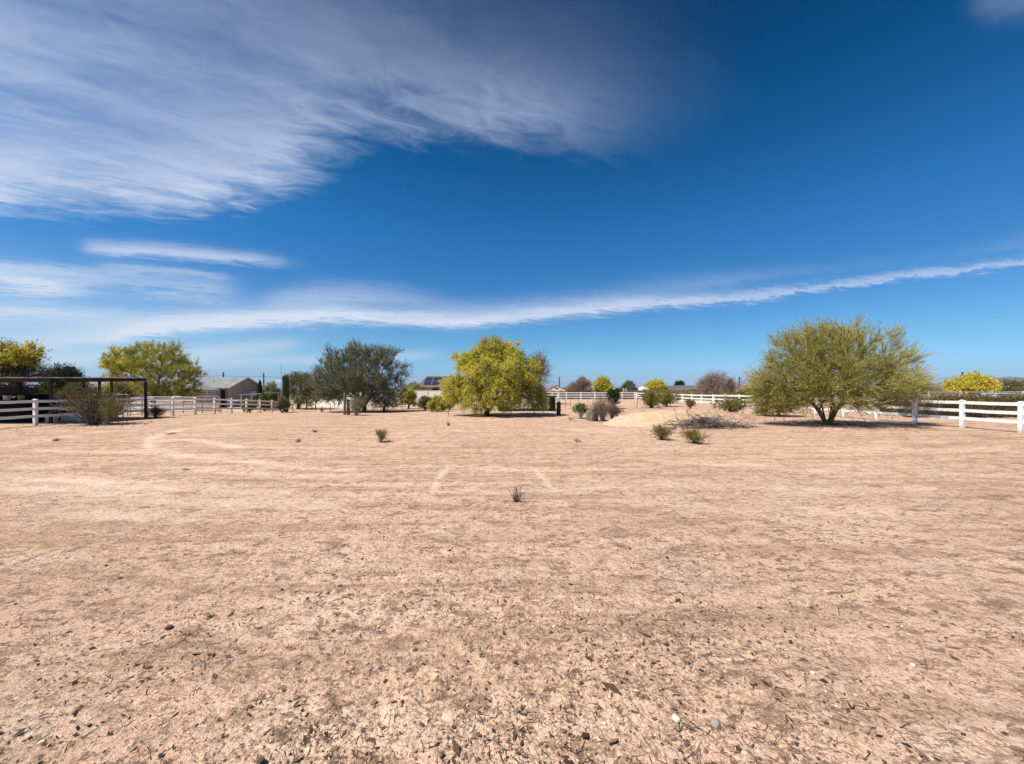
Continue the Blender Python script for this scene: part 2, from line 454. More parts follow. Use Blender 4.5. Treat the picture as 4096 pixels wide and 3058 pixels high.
def tuft(name, label, cat, base, w, h, seed, n=60, leaf='dry', group=None, width=.006):
    rng = np.random.default_rng(seed); base = np.asarray(base, float); mb = MB()
    a = rng.random(n) * 2 * np.pi; e = rng.random(n) ** .6
    d = np.stack([np.cos(a) * w / 2 * e, np.sin(a) * w / 2 * e, h * (.45 + .55 * rng.random(n)) * (1 - .4 * e)], 1)
    b = base + np.stack([rng.normal(size=n) * w * .07, rng.normal(size=n) * w * .07, np.full(n, -.01)], 1)
    m = b + d * .5 + rng.normal(size=(n, 3)) * .04 * w
    mb.leaves(b, m - b, np.linalg.norm(m - b, axis=1) * 1.1, width, rng, rng.random(n))
    e_ = b + d
    mb.leaves(m, e_ - m, np.linalg.norm(e_ - m, axis=1), width * .8, rng, rng.random(n))
    for k in range(2):
        j = rng.integers(0, n, n); s = b[j] + (e_[j] - b[j]) * rng.uniform(.3, .95, (n, 1))
        mb.leaves(s, d[j] / np.linalg.norm(d[j], axis=1, keepdims=True) + rng.normal(size=(n, 3)) * .6, h * .28, width * .8, rng, rng.random(n))
    return whole(mb, name, L[leaf], label, cat, base, group)

# ------------------------------------------------------------------ camera, sun, sky
cd = bpy.data.cameras.new('camera'); cam = bpy.data.objects.new('camera', cd); COL.objects.link(cam)
cam.location = (0, 0, CAMZ); cam.rotation_euler = (R(90), 0, 0)
cd.sensor_width = 36; cd.lens = 36 * F / 4096; cd.shift_y = (H - 1529) / 4096
cd.clip_start = .05; cd.clip_end = 60000
SC.camera = cam

SUN_EL, SUN_AZ = 57.0, -118.0
ld = bpy.data.lights.new('sun', 'SUN'); ld.energy = 5.0; ld.angle = R(.53); ld.color = (1, .945, .87)
lo_ = bpy.data.objects.new('sun', ld); COL.objects.link(lo_)
sv = Vector((math.sin(R(SUN_AZ)) * math.cos(R(SUN_EL)), math.cos(R(SUN_AZ)) * math.cos(R(SUN_EL)), math.sin(R(SUN_EL))))
lo_.rotation_euler = (-sv).to_track_quat('-Z', 'Y').to_euler(); lo_.location = (-30, -20, 60)

w = bpy.data.worlds.new('World'); SC.world = w; w.use_nodes = True
nt = w.node_tree; bg = nt.nodes['Background']; STR = .08; bg.inputs[1].default_value = STR
sky = nt.nodes.new('ShaderNodeTexSky'); sky.sky_type = 'NISHITA'; sky.sun_disc = False
sky.sun_elevation = R(SUN_EL); sky.sun_rotation = R(SUN_AZ)
tc = nt.nodes.new('ShaderNodeTexCoord'); sp = nt.nodes.new('ShaderNodeSeparateXYZ')
nt.links.new(tc.outputs['Generated'], sp.inputs[0])
dx, dy, dz = [N(nt, sp.outputs[i]) for i in range(3)]
el = dz.f('ARCSINE') * (180 / math.pi)
az = dx.f('ARCTAN2', dy) * (180 / math.pi)

def curve(t, pts):
    n = nt.nodes.new('ShaderNodeFloatCurve'); c = n.mapping.curves[0]
    pts = sorted(pts)
    c.points[0].location = pts[0]; c.points[-1].location = pts[-1]
    for p in pts[1:-1]: c.points.new(*p)
    for p in c.points: p.handle_type = 'AUTO_CLAMPED'
    n.mapping.extend = 'HORIZONTAL'; n.mapping.update(); nt.links.new(t.k, n.inputs['Value']); return N(nt, n.outputs[0])

# deep, polarised blue up high thinning to a pale horizon
def ramp(t, stops):
    n = nt.nodes.new('ShaderNodeValToRGB'); cr = n.color_ramp; cr.interpolation = 'EASE'
    cr.elements[0].position, cr.elements[1].position = stops[0][0], stops[-1][0]
    cr.elements[0].color = (*stops[0][1], 1); cr.elements[1].color = (*stops[-1][1], 1)
    for p, c in stops[1:-1]:
        e = cr.elements.new(p); e.color = (*c, 1)
    cr.interpolation = 'LINEAR'
    nt.links.new(t.k, n.inputs[0]); return n.outputs[0]
tint = ramp(el / 90.0, [(0, (.95, 1.40, 2.6)), (.018, (.66, 1.06, 1.75)), (.06, (.46, .90, 1.30)), (.13, (.27, .72, 1.14)), (.24, (.13, .66, 1.10)),
                        (.36, (.022, .45, .79)), (.47, (.008, .275, .52)), (.60, (.03, .24, .42)), (.8, (.20, .27, .34)), (1, (.26, .29, .33))])  # zenith above the view made less blue to neutralise the shadow fill
blue = mixc(nt, 1.0, sky.outputs[0], tint, 'MULTIPLY')

# high cirrus sheet: noise laid on a plane far above the land, drawn out along the wind
zz = dz.f('MAXIMUM', .02) + .03
px_, py_ = dx / zz, dy / zz
def wind(ang, sx, sy, scale, detail, rough, dist=0, off=0):
    c, s_ = math.cos(R(ang)), math.sin(R(ang))
    cb = nt.nodes.new('ShaderNodeCombineXYZ')
    nt.links.new(((px_ * c + py_ * s_) * sx).k, cb.inputs[0]); nt.links.new(((py_ * c - px_ * s_) * sy).k, cb.inputs[1])
    cb.inputs[2].default_value = off
    return noise(nt, cb.outputs[0], scale, detail, rough, 0, dist)
soft = wind(20, .6, 1.0, 1.6, 4, .55, 0, 2.0)
fibre = wind(26, .62, 2.1, 1.5, 7, .60, .9, 5.0)
fine = wind(20, 1.3, 3.0, 3.2, 8, .64, 1.0, 9.0)

ht = (px_ + 4.0) / 6.0
yb = curve(ht, [(0, .70), (.2, .695), (.393, .69), (.492, .62), (.592, .515), (.667, .522), (.763, .545), (.85, .5), (1, .4)]) * 3.0
edge = yb - py_ + (soft - .5) * .34 + (fine - .5) * .40 + (fibre - .5) * .2
body = edge.ss(-.05, .36) * (px_ + (soft - .5) * .8 + (fine - .5) * .55 + (fibre - .5) * .4 + (py_ - 1.2) * -.12).ss(.78, .05)
dens = curve(ht, [(0, .95), (.2, .93), (.42, .80), (.53, .66), (.63, .66), (.72, .38), (.78, .18), (1, .05)])
top = (py_ + (soft - .5) * .4).ss(.75, 1.40)
lefty = px_.ss(.15, -1.1)
dens = dens * (top * (1.0 - lefty) + lefty)
rim = edge.ss(.75, .12) * .45 + .75
A = body * dens * rim * ((fibre * .8 + fine * .75 + soft * .7 - .70).ss(.02, .80) * .68 + .36) * (lefty * .28 + 1.0)

# thin streaks near the skyline (angles measured from the place: azimuth, elevation)
warp = (soft - .5) * 1.1 + (fine - .5) * 1.5
def ael(x, y):
    q, v = (x * 1.851 - CX) / F, (H - y * 1.851) / F
    return math.degrees(math.atan(q)), math.degrees(math.atan(v * math.cos(math.atan(q))))
def streak(pts, su, sl, warpk=1.0, gain=1.0, taper=None):
    """pts: (x, y, strength) along the streak; su / sl: softness above / below in degrees"""
    t = az / 130.0 + .5
    a = [(ael(x, y), s_) for x, y, s_ in pts]
    ec = curve(t, [(p[0] / 130 + .5, p[1] / 40) for p, _ in a]) * 40.0
    st = curve(t, [(a[0][0][0] / 130 + .5 - .02, 0)] + [(p[0] / 130 + .5, s_) for p, s_ in a] + [(a[-1][0][0] / 130 + .5 + .02, 0)])
    d = el - ec + warp * warpk
    up_ = (d.f('MAXIMUM', 0.0) / su); dn = (d.f('MINIMUM', 0.0) / sl)
    g = (up_ * up_ + dn * dn) * -1.0
    if taper is not None: g = g * az.ss(*taper) * 5.0 + g
    return g.f('EXPONENT') * st * gain * (fine * 2.3 + fibre * .6 - .42).sat()
B = streak([(130, 524, 0), (200, 535, .55), (330, 543, .75), (480, 555, .7), (600, 566, .38), (690, 577, 0)], .75, .5, .85)
C = streak([(-40, 600, .95), (60, 612, .95), (140, 618, .75), (260, 605, .4), (420, 625, .45), (560, 640, 0)], 1.1, 1.0, 2.2)
C4 = streak([(-40, 578, .5), (100, 583, .55), (200, 592, .35), (340, 604, 0)], .5, .5, 1.2)
C3 = streak([(150, 565, 0), (250, 580, .35), (400, 590, .45), (480, 600, .3), (560, 612, 0)], .6, .5, 1.4)
C2 = streak([(-40, 668, .75), (120, 676, .65), (260, 682, .3), (380, 684, 0)], .55, 1.0, 1.2)
D = streak([(60, 748, .4), (200, 730, .6), (330, 712, .9), (480, 697, .95), (620, 688, .95), (760, 686, .9), (900, 694, .8), (980, 698, .85),
            (1080, 688, .75), (1300, 668, .72), (1500, 652, .6), (1700, 634, .5), (1900, 606, .46), (2213, 565, .46), (2330, 548, .46)], 1.45, .8, 1.5, 1.2, (12, 48))
D2 = streak([(560, 660, .1), (700, 642, .45), (850, 645, .35), (1000, 668, .2), (1200, 650, .1), (1500, 618, .20), (1700, 595, .10), (2000, 555, .04), (2213, 520, .10), (2330, 505, .10)], 1.5, 1.1, 1.4, 1.0, (20, 55))
E1 = streak([(-40, 790, .6), (200, 775, .5), (400, 768, .5), (600, 748, .4), (720, 738, 0)], .9, .9, .8)
E2 = streak([(300, 790, .3), (600, 780, .35), (850, 772, .4), (1000, 762, 0)], .7, .7, .6)
F1 = streak([(2050, 5, 0), (2120, 8, .14), (2200, 0, .2), (2300, -10, .2)], 2.2, 1.2, 1.2)
hz = (((az + 56.0) / 24.0).f('POWER', 2.0) + ((el - 6.5) / 4.6).f('POWER', 2.0)) * -1.0
hazy = hz.f('EXPONENT') * .7 * (soft * .45 + fibre * .45)
cov = N(nt, nt.nodes.new('ShaderNodeValue').outputs[0]); cov.k.default_value = 1
for c_ in (A, B, C, C2, C3, C4, D, D2, E1, E2, F1, hazy): cov = cov * (1.0 - c_.sat() * .93)
cov = (1.0 - cov) * dy.ss(-.05, .05)          # the cirrus lies to the north; the rest of the sky is clear
ccol = ramp(el / 90.0, [(0, (7.2, 7.6, 8.2)), (.12, (6.6, 7.3, 8.6)), (.3, (5.2, 6.0, 7.9)), (.5, (4.2, 5.0, 7.0)), (1, (4, 4.8, 6.8))])
fin = mixc(nt, cov, blue, ccol)
nt.links.new(fin, bg.inputs[0])

SC.view_settings.view_transform = 'Standard'; SC.view_settings.look = 'None'
SC.view_settings.exposure = .42; SC.view_settings.gamma = 1
SC.render.engine = 'CYCLES'
SC.cycles.use_denoising = True; SC.cycles.denoiser = 'OPENIMAGEDENOISE'; SC.cycles.denoising_input_passes = 'RGB_ALBEDO_NORMAL'; SC.cycles.denoising_prefilter = 'ACCURATE'
SC.cycles.max_bounces = 6; SC.cycles.transparent_max_bounces = 8; SC.cycles.transmission_bounces = 4

# ------------------------------------------------------------------ ground
def seg_dist(px, py, line):
    best = np.full(px.shape, 1e9)
    for (x0, y0), (x1, y1) in zip(line[:-1], line[1:]):
        ex, ey = x1 - x0, y1 - y0; L2 = ex * ex + ey * ey + 1e-9
        t = np.clip(((px - x0) * ex + (py - y0) * ey) / L2, 0, 1)
        best = np.minimum(best, np.hypot(px - x0 - t * ex, py - y0 - t * ey))
    return best

c3 = lambda x, y: (x / 1.5807, 1600 + y / 1.5807)
c2 = lambda x, y: (1400 + x / 2.0118, 1650 + y / 2.0118)
TRACKS = [
    (0.250, 0.90, [c3(*p) for p in [(2200, 440), (1900, 425), (1600, 395), (1300, 370), (1100, 345), (980, 320), (930, 285), (935, 250), (1000, 220), (1150, 185), (1350, 160), (1550, 150)]]),
    (0.250, 0.90, [c3(*p) for p in [(-60, 280), (0, 270), (300, 240), (600, 205), (880, 185)]]),
    (0.225, 0.90, [c3(*p) for p in [(200, 318), (600, 325), (980, 330)]]),
    (0.275, 0.90, [c3(*p) for p in [(0, 495), (500, 505), (900, 545), (1300, 555), (1800, 580)]]),
    (0.200, 0.72, [c3(*p) for p in [(60, 295), (200, 270), (520, 225)]]),
    (0.275, 0.90, [c3(*p) for p in [(1500, 300), (1250, 255), (1100, 245), (1000, 262)]]),
    (0.375, 0.72, [c3(*p) for p in [(60, 560), (400, 565), (800, 600), (1200, 640), (1700, 660), (2100, 640)]]),
    (0.312, 0.65, [c3(*p) for p in [(-40, 700), (300, 690), (700, 720), (1200, 745)]]),
    (0.250, 0.65, [c3(*p) for p in [(1000, 420), (1400, 455), (1900, 480), (2300, 470)]]),
    (0.175, 0.72, [c3(*p) for p in [(100, 425), (330, 425), (420, 405)]]),
    (0.095, 0.90, [c2(*p) for p in [(655, 650), (670, 590), (700, 530), (735, 480), (760, 455)]]),
    (0.095, 0.90, [c2(*p) for p in [(1480, 450), (1560, 550), (1640, 630)]]),
    (0.200, 0.72, [c2(*p) for p in [(800, 448), (1400, 465), (2213, 455)]]),
    (0.150, 0.58, [c2(*p) for p in [(900, 625), (1100, 640), (1600, 630), (2213, 600)]]),
    (0.312, 0.72, [c2(*p) for p in [(1600, 120), (1900, 150), (2213, 170)]]),
    (0.312, 0.65, [(3300, 1800), (3480, 1796), (3800, 1800), (4096, 1792)]),
    (0.275, 0.58, [(2300, 1925), (2700, 1935), (3200, 1960), (3700, 1955)]),
    (0.250, 0.51, [(2500, 2010), (3000, 2030), (3600, 2060)]),
    (0.312, 0.58, [(2700, 1850), (3100, 1870), (3500, 1900)]),
]
TRACKS = [(w_, s_, [tuple(G(*p)[:2]) for p in l]) for w_, s_, l in TRACKS]

def track_at(x, y):
    t = np.zeros_like(x)
    for w_, s_, l in TRACKS:
        a = np.array(l); lo, hi = a.min(0) - 1.2, a.max(0) + 1.2
        m = (x > lo[0]) & (x < hi[0]) & (y > lo[1]) & (y < hi[1])
        if m.any():
            wob = 1 + .5 * (vn(x[m] * .9, y[m] * .9, 77) - .5)
            t[m] = np.maximum(t[m], s_ * np.exp(-(seg_dist(x[m], y[m], l) / (w_ * wob)) ** 2) * (.25 + .6 * vn(x[m] * 1.3, y[m] * 1.3, 78) + .5 * vn(x[m] * 4.5, y[m] * 4.5, 79)))
    return np.clip(t, 0, 1)

def relief(x, y, dr, trk):
    z = np.zeros_like(x)
    calm = 1 - .75 * trk
    patch = .45 + 1.1 * S(vn(x * .35 + 9, y * .35, 5) * 1.6 - .3)
    for k, (wl, amp, bil) in enumerate([(1.6, .024, 0), (.7, .016, 0), (.30, .016, 0), (.13, .012, 1), (.062, .010, 1), (.030, .008, 1)]):
        wgt = S(wl / (2.2 * dr) - .8)
        # slightly turned axes, so no octave lines up with another
        a = .6 + k * 1.1; c, s_ = math.cos(a), math.sin(a)
        u, v = (x * c - y * s_) / wl, (x * s_ + y * c) / wl
        n = vn(u, v, 11 + k)
        if bil: n = np.abs(2 * n - 1) ** .8 * .9
        z += amp * (n - .5) * wgt * (calm * patch if wl < .5 else 1)
    return z

def make_ground():
    fa = np.radians(np.linspace(-61, 61, 1250)); ba = np.radians(np.linspace(61, 299, 40)[1:-1])
    ang = np.concatenate([fa, ba]); na = len(ang)
    yy = np.arange(CAMZ * F / 1.7, CAMZ * F / 75, -4.2)
    r = np.concatenate([[.35, .8, 1.2, 1.5], CAMZ * F / yy, np.geomspace(77, 3150, 34)]); nr = len(r)
    dr = np.gradient(r)
    x = (r[:, None] * np.sin(ang)[None]).ravel(); y = (r[:, None] * np.cos(ang)[None]).ravel()
    d = np.maximum(np.repeat(dr, na), np.repeat(r, na) * .0018)
    trk = np.zeros_like(x); near = np.repeat(r, na) < 60; near &= y > 1
    trk[near] = track_at(x[near], y[near])
    z = terr(x, y); z[near] += relief(x[near], y[near], d[near], trk[near]) - .03 * trk[near]
    v = np.concatenate([np.stack([x, y, z], 1), [[0, 0, 0]]])
    i = np.arange(nr - 1)[:, None] * na; j = np.arange(na)[None]; jn = (j + 1) % na
    f = np.stack([i + j, i + na + j, i + na + jn, i + jn], -1).reshape(-1, 4)
    c = nr * na
    me = bpy.data.meshes.new('ground')
    tri = np.stack([np.arange(na), (np.arange(na) + 1) % na, np.full(na, c)], 1)
    loops = np.concatenate([f.ravel(), tri.ravel()]).astype(np.int32)
    tot = np.concatenate([np.full(len(f), 4), np.full(na, 3)]).astype(np.int32)
    me.vertices.add(len(v)); me.vertices.foreach_set('co', v.astype(np.float32).ravel())
    me.loops.add(len(loops)); me.loops.foreach_set('vertex_index', loops)
    me.polygons.add(len(tot)); me.polygons.foreach_set('loop_start', np.concatenate([[0], np.cumsum(tot)[:-1]]).astype(np.int32))
    me.polygons.foreach_set('use_smooth', np.ones(len(tot), bool))
    a = me.attributes.new('track', 'FLOAT', 'POINT'); a.data.foreach_set('value', np.append(trk, 0).astype(np.float32))
    me.update(calc_edges=True); me.validate()
    if me.polygons[len(f) // 2].normal.z < 0: me.flip_normals()
    me.materials.append(ground_mat())
    o = bpy.data.objects.new('ground', me); COL.objects.link(o); o['kind'] = 'structure'
    o['label'] = 'dry pinkish beige desert dirt with faint tyre tracks'
    return o

def dirt_nodes(nt, b, pale=False):
    co = objco(nt)
    at = nt.nodes.new('ShaderNodeAttribute'); at.attribute_name = 'track'; trk = N(nt, at.outputs['Fac'])
    cs = objco(nt, (.75, 1.25, 1))
    big = noise(nt, co, .13, 3, .5); mid = noise(nt, co, .8, 5, .62); small = noise(nt, cs, 4.6, 7, .74); tiny = noise(nt, co, 42, 4, .7)
    free = 1.0 - trk * .8
    c = mixc(nt, big.ss(.35, .65), (.70, .475, .336), (.61, .406, .288))
    c = mixc(nt, mid.ss(.52, .72) * .6, c, (.70, .535, .42))
    c = mixc(nt, noise(nt, co, .55, 4, .6).ss(.58, .74) * .45, c, (.62, .385, .27))
    c = mixc(nt, noise(nt, co, .38, 3, .6).ss(.60, .72) * .5, c, (.64, .47, .27))
    c = mixc(nt, trk * .95, c, (.80, .61, .46))
    rake = noise(nt, objco(nt, (.16, 1.5, 1)), 1.7, 5, .62, dist=.3)
    c = mixc(nt, rake.ss(.50, .60) * free * .46, c, (.37, .24, .155)); c = mixc(nt, rake.ss(.46, .34) * .5, c, (.80, .585, .43))
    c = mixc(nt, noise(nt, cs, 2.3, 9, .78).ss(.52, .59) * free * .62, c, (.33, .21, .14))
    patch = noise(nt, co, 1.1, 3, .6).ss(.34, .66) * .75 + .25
    # dark organic crumbs and hairline cracks, plus clod and pit shadows painted as colour
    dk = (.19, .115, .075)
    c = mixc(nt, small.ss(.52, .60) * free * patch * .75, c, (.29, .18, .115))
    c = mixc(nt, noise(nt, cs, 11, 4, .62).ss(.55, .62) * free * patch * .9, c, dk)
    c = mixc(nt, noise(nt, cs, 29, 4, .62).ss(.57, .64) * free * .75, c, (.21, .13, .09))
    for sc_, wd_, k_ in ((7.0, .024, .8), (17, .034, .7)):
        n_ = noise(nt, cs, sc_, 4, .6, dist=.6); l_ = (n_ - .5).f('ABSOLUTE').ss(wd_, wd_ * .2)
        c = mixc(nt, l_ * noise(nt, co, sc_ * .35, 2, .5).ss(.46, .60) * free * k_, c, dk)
    c = mixc(nt, 1.0, c, mixc(nt, tiny.ss(.3, .7), (.82, .80, .79), (1.12, 1.12, 1.12)), 'MULTIPLY')
    if pale: c = mixc(nt, .5, c, (.68, .495, .315))
    nt.links.new(c, b.inputs['Base Color']); b.inputs['Roughness'].default_value = .95; b.inputs['Specular IOR Level'].default_value = .1
    hgt = small * .5 + rake * .25 + noise(nt, co, 16, 5, .7) * .42 + tiny * .2
    bump(nt, hgt, 1.0, .085, b)

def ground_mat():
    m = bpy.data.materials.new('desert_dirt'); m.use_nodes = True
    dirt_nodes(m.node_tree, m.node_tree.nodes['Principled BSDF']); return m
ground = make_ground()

def clodmat(name, stops):
    m = bpy.data.materials.new(name); m.use_nodes = True; nt = m.node_tree; b = nt.nodes['Principled BSDF']
    a = nt.nodes.new('ShaderNodeAttribute'); a.attribute_name = 'tint'
    n = nt.nodes.new('ShaderNodeValToRGB'); cr = n.color_ramp
    cr.elements[0].position, cr.elements[0].color = stops[0][0], (*stops[0][1], 1)
    cr.elements[1].position, cr.elements[1].color = stops[-1][0], (*stops[-1][1], 1)
    for p, c in stops[1:-1]:
        e = cr.elements.new(p); e.color = (*c, 1)
    nt.links.new(a.outputs['Fac'], n.inputs[0])
    t = noise(nt, objco(nt), 60, 3)
    nt.links.new(mixc(nt, 1.0, n.outputs[0], mixc(nt, t.ss(.3, .7), (.75, .75, .75), (1.15, 1.15, 1.15)), 'MULTIPLY'), b.inputs['Base Color'])
    b.inputs['Roughness'].default_value = .95; b.inputs['Specular IOR Level'].default_value = .15
    return m

def surf(x, y):
    r = np.hypot(x, y); dr = np.maximum(4.2 * r * r / (CAMZ * F), r * .0018)
    t = track_at(x, y); return terr(x, y) + relief(x, y, dr, t), t

def scatter(n, r0, r1, rng):
    """spread so that the density falls off with distance from the trampled near ground"""
    inv = rng.uniform(1 / r1, 1 / r0, n); r = 1 / inv; a = R(1) * rng.uniform(-58, 58, n)
    return r * np.sin(a), r * np.cos(a)

def gravel():
    rng = np.random.default_rng(3); n = 11000
    x, y = scatter(n, 1.7, 15, rng); z, t = surf(x, y)
    keep = (rng.random(n) > t * .9) & (vn(x * .8, y * .8, 40) * .7 + vn(x * 3, y * 3, 41) * .5 > rng.random(n) * .9)
    x, y, z = x[keep], y[keep], z[keep]; n = len(x)
    s = np.exp(rng.normal(math.log(.0052), .45, n)) * (1 + .05 * np.hypot(x, y)); s = np.minimum(s, .0135)
    ico = np.array([(0, 0, 1), (.894, 0, .447), (.276, .851, .447), (-.724, .526, .447), (-.724, -.526, .447), (.276, -.851, .447),
                    (.724, .526, -.447), (-.276, .851, -.447), (-.894, 0, -.447), (-.276, -.851, -.447), (.724, -.526, -.447), (0, 0, -1)])
    fc = np.array([(0, 1, 2), (0, 2, 3), (0, 3, 4), (0, 4, 5), (0, 5, 1), (1, 6, 2), (2, 7, 3), (3, 8, 4), (4, 9, 5), (5, 10, 1),
                   (6, 7, 2), (7, 8, 3), (8, 9, 4), (9, 10, 5), (10, 6, 1)])
    v = ico[None] * (1 + rng.normal(size=(n, 12, 1)) * .22) * np.stack([rng.uniform(.8, 1.5, n), rng.uniform(.6, 1.1, n), rng.uniform(.35, .8, n)], 1)[:, None]
    a = rng.random(n) * 6.283; c, s_ = np.cos(a)[:, None], np.sin(a)[:, None]
    v = np.stack([v[..., 0] * c - v[..., 1] * s_, v[..., 0] * s_ + v[..., 1] * c, v[..., 2]], -1) * s[:, None, None]
    v += np.stack([x, y, z + s * .12], 1)[:, None]
    f = (np.arange(n) * 12)[:, None, None] + fc[None]
    ti = rng.random(n)
    mb = MB(); mb.add(v.reshape(-1, 3), f.reshape(-1, 3), np.repeat(ti, len(fc)))
    o = mb.build('gravel', clodmat('dirt_clod', [(0, (.10, .065, .045)), (.22, (.20, .125, .085)), (.36, (.50, .33, .21)), (.85, (.62, .42, .28)), (.985, (.66, .48, .34)), (1, (.72, .64, .54))]))
    o['kind'] = 'stuff'; o['label'] = 'loose dirt clods and gravel over the desert ground'

def litter():
    rng = np.random.default_rng(8); n = 15000
    x, y = scatter(n, 1.7, 13, rng); z, t = surf(x, y)
    keep = (rng.random(n) > t) & (vn(x * 1.1 + 5, y * 1.1, 50) * .8 + vn(x * 4, y * 4, 51) * .6 > .45 + rng.random(n) * .55)
    x, y, z = x[keep], y[keep], z[keep]; n = len(x); p = np.stack([x, y, z + .004], 1)
    a = rng.random(n) * 6.283; d = np.stack([np.cos(a), np.sin(a), rng.normal(size=n) * .15], 1)
    mb = MB(); k = rng.random(n) < .55
    tw = lambda m: np.exp(rng.normal(math.log(.045), .5, m))
    l = tw(k.sum()); mb.tubes(p[k], p[k] + d[k] * l[:, None], .0022, .0012, 4, tint=rng.random(k.sum()))
    m_ = (~k).sum(); pz = p[~k]
    sd = np.stack([-d[~k][:, 1], d[~k][:, 0], rng.normal(size=m_) * .25], 1); l = np.exp(rng.normal(math.log(.026), .45, m_))[:, None]; wd = l * rng.uniform(.25, .6, (m_, 1))
    q = [pz, pz + d[~k] * l * .5 + sd * wd / 2 + [0, 0, .006], pz + d[~k] * l + [0, 0, .003], pz + d[~k] * l * .5 - sd * wd / 2]
    mb.add(np.stack(q, 1).reshape(-1, 3), np.arange(m_ * 4).reshape(-1, 4), rng.random(m_))
    o = mb.build('leaf_litter', clodmat('dry_litter', [(0, (.045, .03, .022)), (.55, (.11, .07, .045)), (.85, (.22, .15, .10)), (1, (.45, .36, .26))]))
    o['kind'] = 'stuff'; o['label'] = 'dark scraps of dry leaves and twigs strewn on the dirt'
gravel(); litter()
# ------------------------------------------------------------------ fences
def ranch_fence(label, posts, hts, start_rails=True, gaps=()):
    """white three-rail vinyl fence: square posts with caps, rails slotted through them"""
    t = thing('ranch_fence', label, 'fence', posts[0])
    n = len(posts)
    for i, p in enumerate(posts):
        h = hts[i]; m = MB()
        a = posts[min(i + 1, n - 1)] - posts[max(i - 1, 0)]; a = a[:2] / np.linalg.norm(a[:2])
        u = np.array([a[0], a[1], 0]) * .065; v = np.array([-a[1], a[0], 0]) * .065
        m.obox(p + [0, 0, (h - .06) / 2 - .15], u, v, (0, 0, (h - .06) / 2 + .15))
        o = m.build('post', M['white'], t)
        c = MB(); c.obox(p + [0, 0, h - .045], u * 1.17, v * 1.17, (0, 0, .0149))
        top = p + [0, 0, h]; b = [p + [0, 0, h - .030] + s1 * u * 1.17 + s2 * v * 1.17 for s1, s2 in ((-1, -1), (1, -1), (1, 1), (-1, 1))]
        tp = [top + s1 * u * .3 + s2 * v * .3 for s1, s2 in ((-1, -1), (1, -1), (1, 1), (-1, 1))]
        c.add(b + tp, [[0, 1, 5, 4], [1, 2, 6, 5], [2, 3, 7, 6], [3, 0, 4, 7], [4, 5, 6, 7]])
        c.build('cap', M['white'], o)
    for i in range(n - 1):
        if i in gaps: continue
        p, q = posts[i], posts[i + 1]; d = (q - p); d[2] = 0; d /= np.linalg.norm(d)
        for fr in (.345, .625, .905):
            a = p + d * .06 + [0, 0, hts[i] * fr]; b = q - d * .06 + [0, 0, hts[i + 1] * fr]
            mid = (a + b) / 2 - np.array([0, 0, .012])
            m = MB(); m.bar(a, mid, .045, .135); m.bar(mid, b, .044, .134)
            m.build('rail', M['white'], t)
    return t

def line_x(X0, sx, Y0, sy, k):
    X, Y = X0 + sx * k, Y0 + sy * k
    return np.array([X, Y, float(terr(X, Y))])

left_posts = [line_x(-24.73, -.115, 22.0, 2.14, k) for k in range(-4, 12)]
ranch_fence('white three rail fence running back past the steel carport and the cactus', left_posts, [1.36] * 16)
RX = 20.3
rx_ = [4085, 3849, 3659, 3508, 3375, 3263, 3175, 3090, 3016, 2956, 2901, 2853, 2806, 2767, 2730, 2700, 2672, 2640, 2611, 2577, 2546.6]
rp = []
for x in [4700, 4360] + rx_:
    q = (x - CX) / F; Y = RX / q; rp.append(np.array([RX, Y, float(terr(RX, Y))]))
ranch_fence('white three rail fence coming forward behind the big olive tree', rp, [1.27] * len(rp))
bx = [2546.6, 2489, 2436.5, 2380, 2323.5, 2266, 2209, 2152, 2095]
bp = []
for i, x in enumerate(bx):
    X = (x - CX) / F * 62.6; bp.append(np.array([X - (.14 if i == 0 else 0), 62.6 - (0 if i else -.0), 0.]))
bp[0] = np.array([RX - .2, 62.75, 0.])
ranch_fence('white three rail fence across the back, behind the dark wrapped post', bp, [1.33] * len(bp))
# short white return beside the pale wall
sp_ = [on(1232, 49), on(1252, 54)]
ranch_fence('short bright piece of white fence beside the pale painted wall', [on(1226, 52.), on(1262, 54.5)], [1.5, 1.5])

def stake(name, label, p, h, r=.03, lean=(0, 0), m='steel', group=None, k=6):
    mb = MB(); mb.poly([p - [0, 0, .2], p + [lean[0] * .5, lean[1] * .5, h * .5], p + [lean[0], lean[1], h]], [r, r, r * .85], k)
    return whole(mb, name, M[m], label, 'post', p, group)

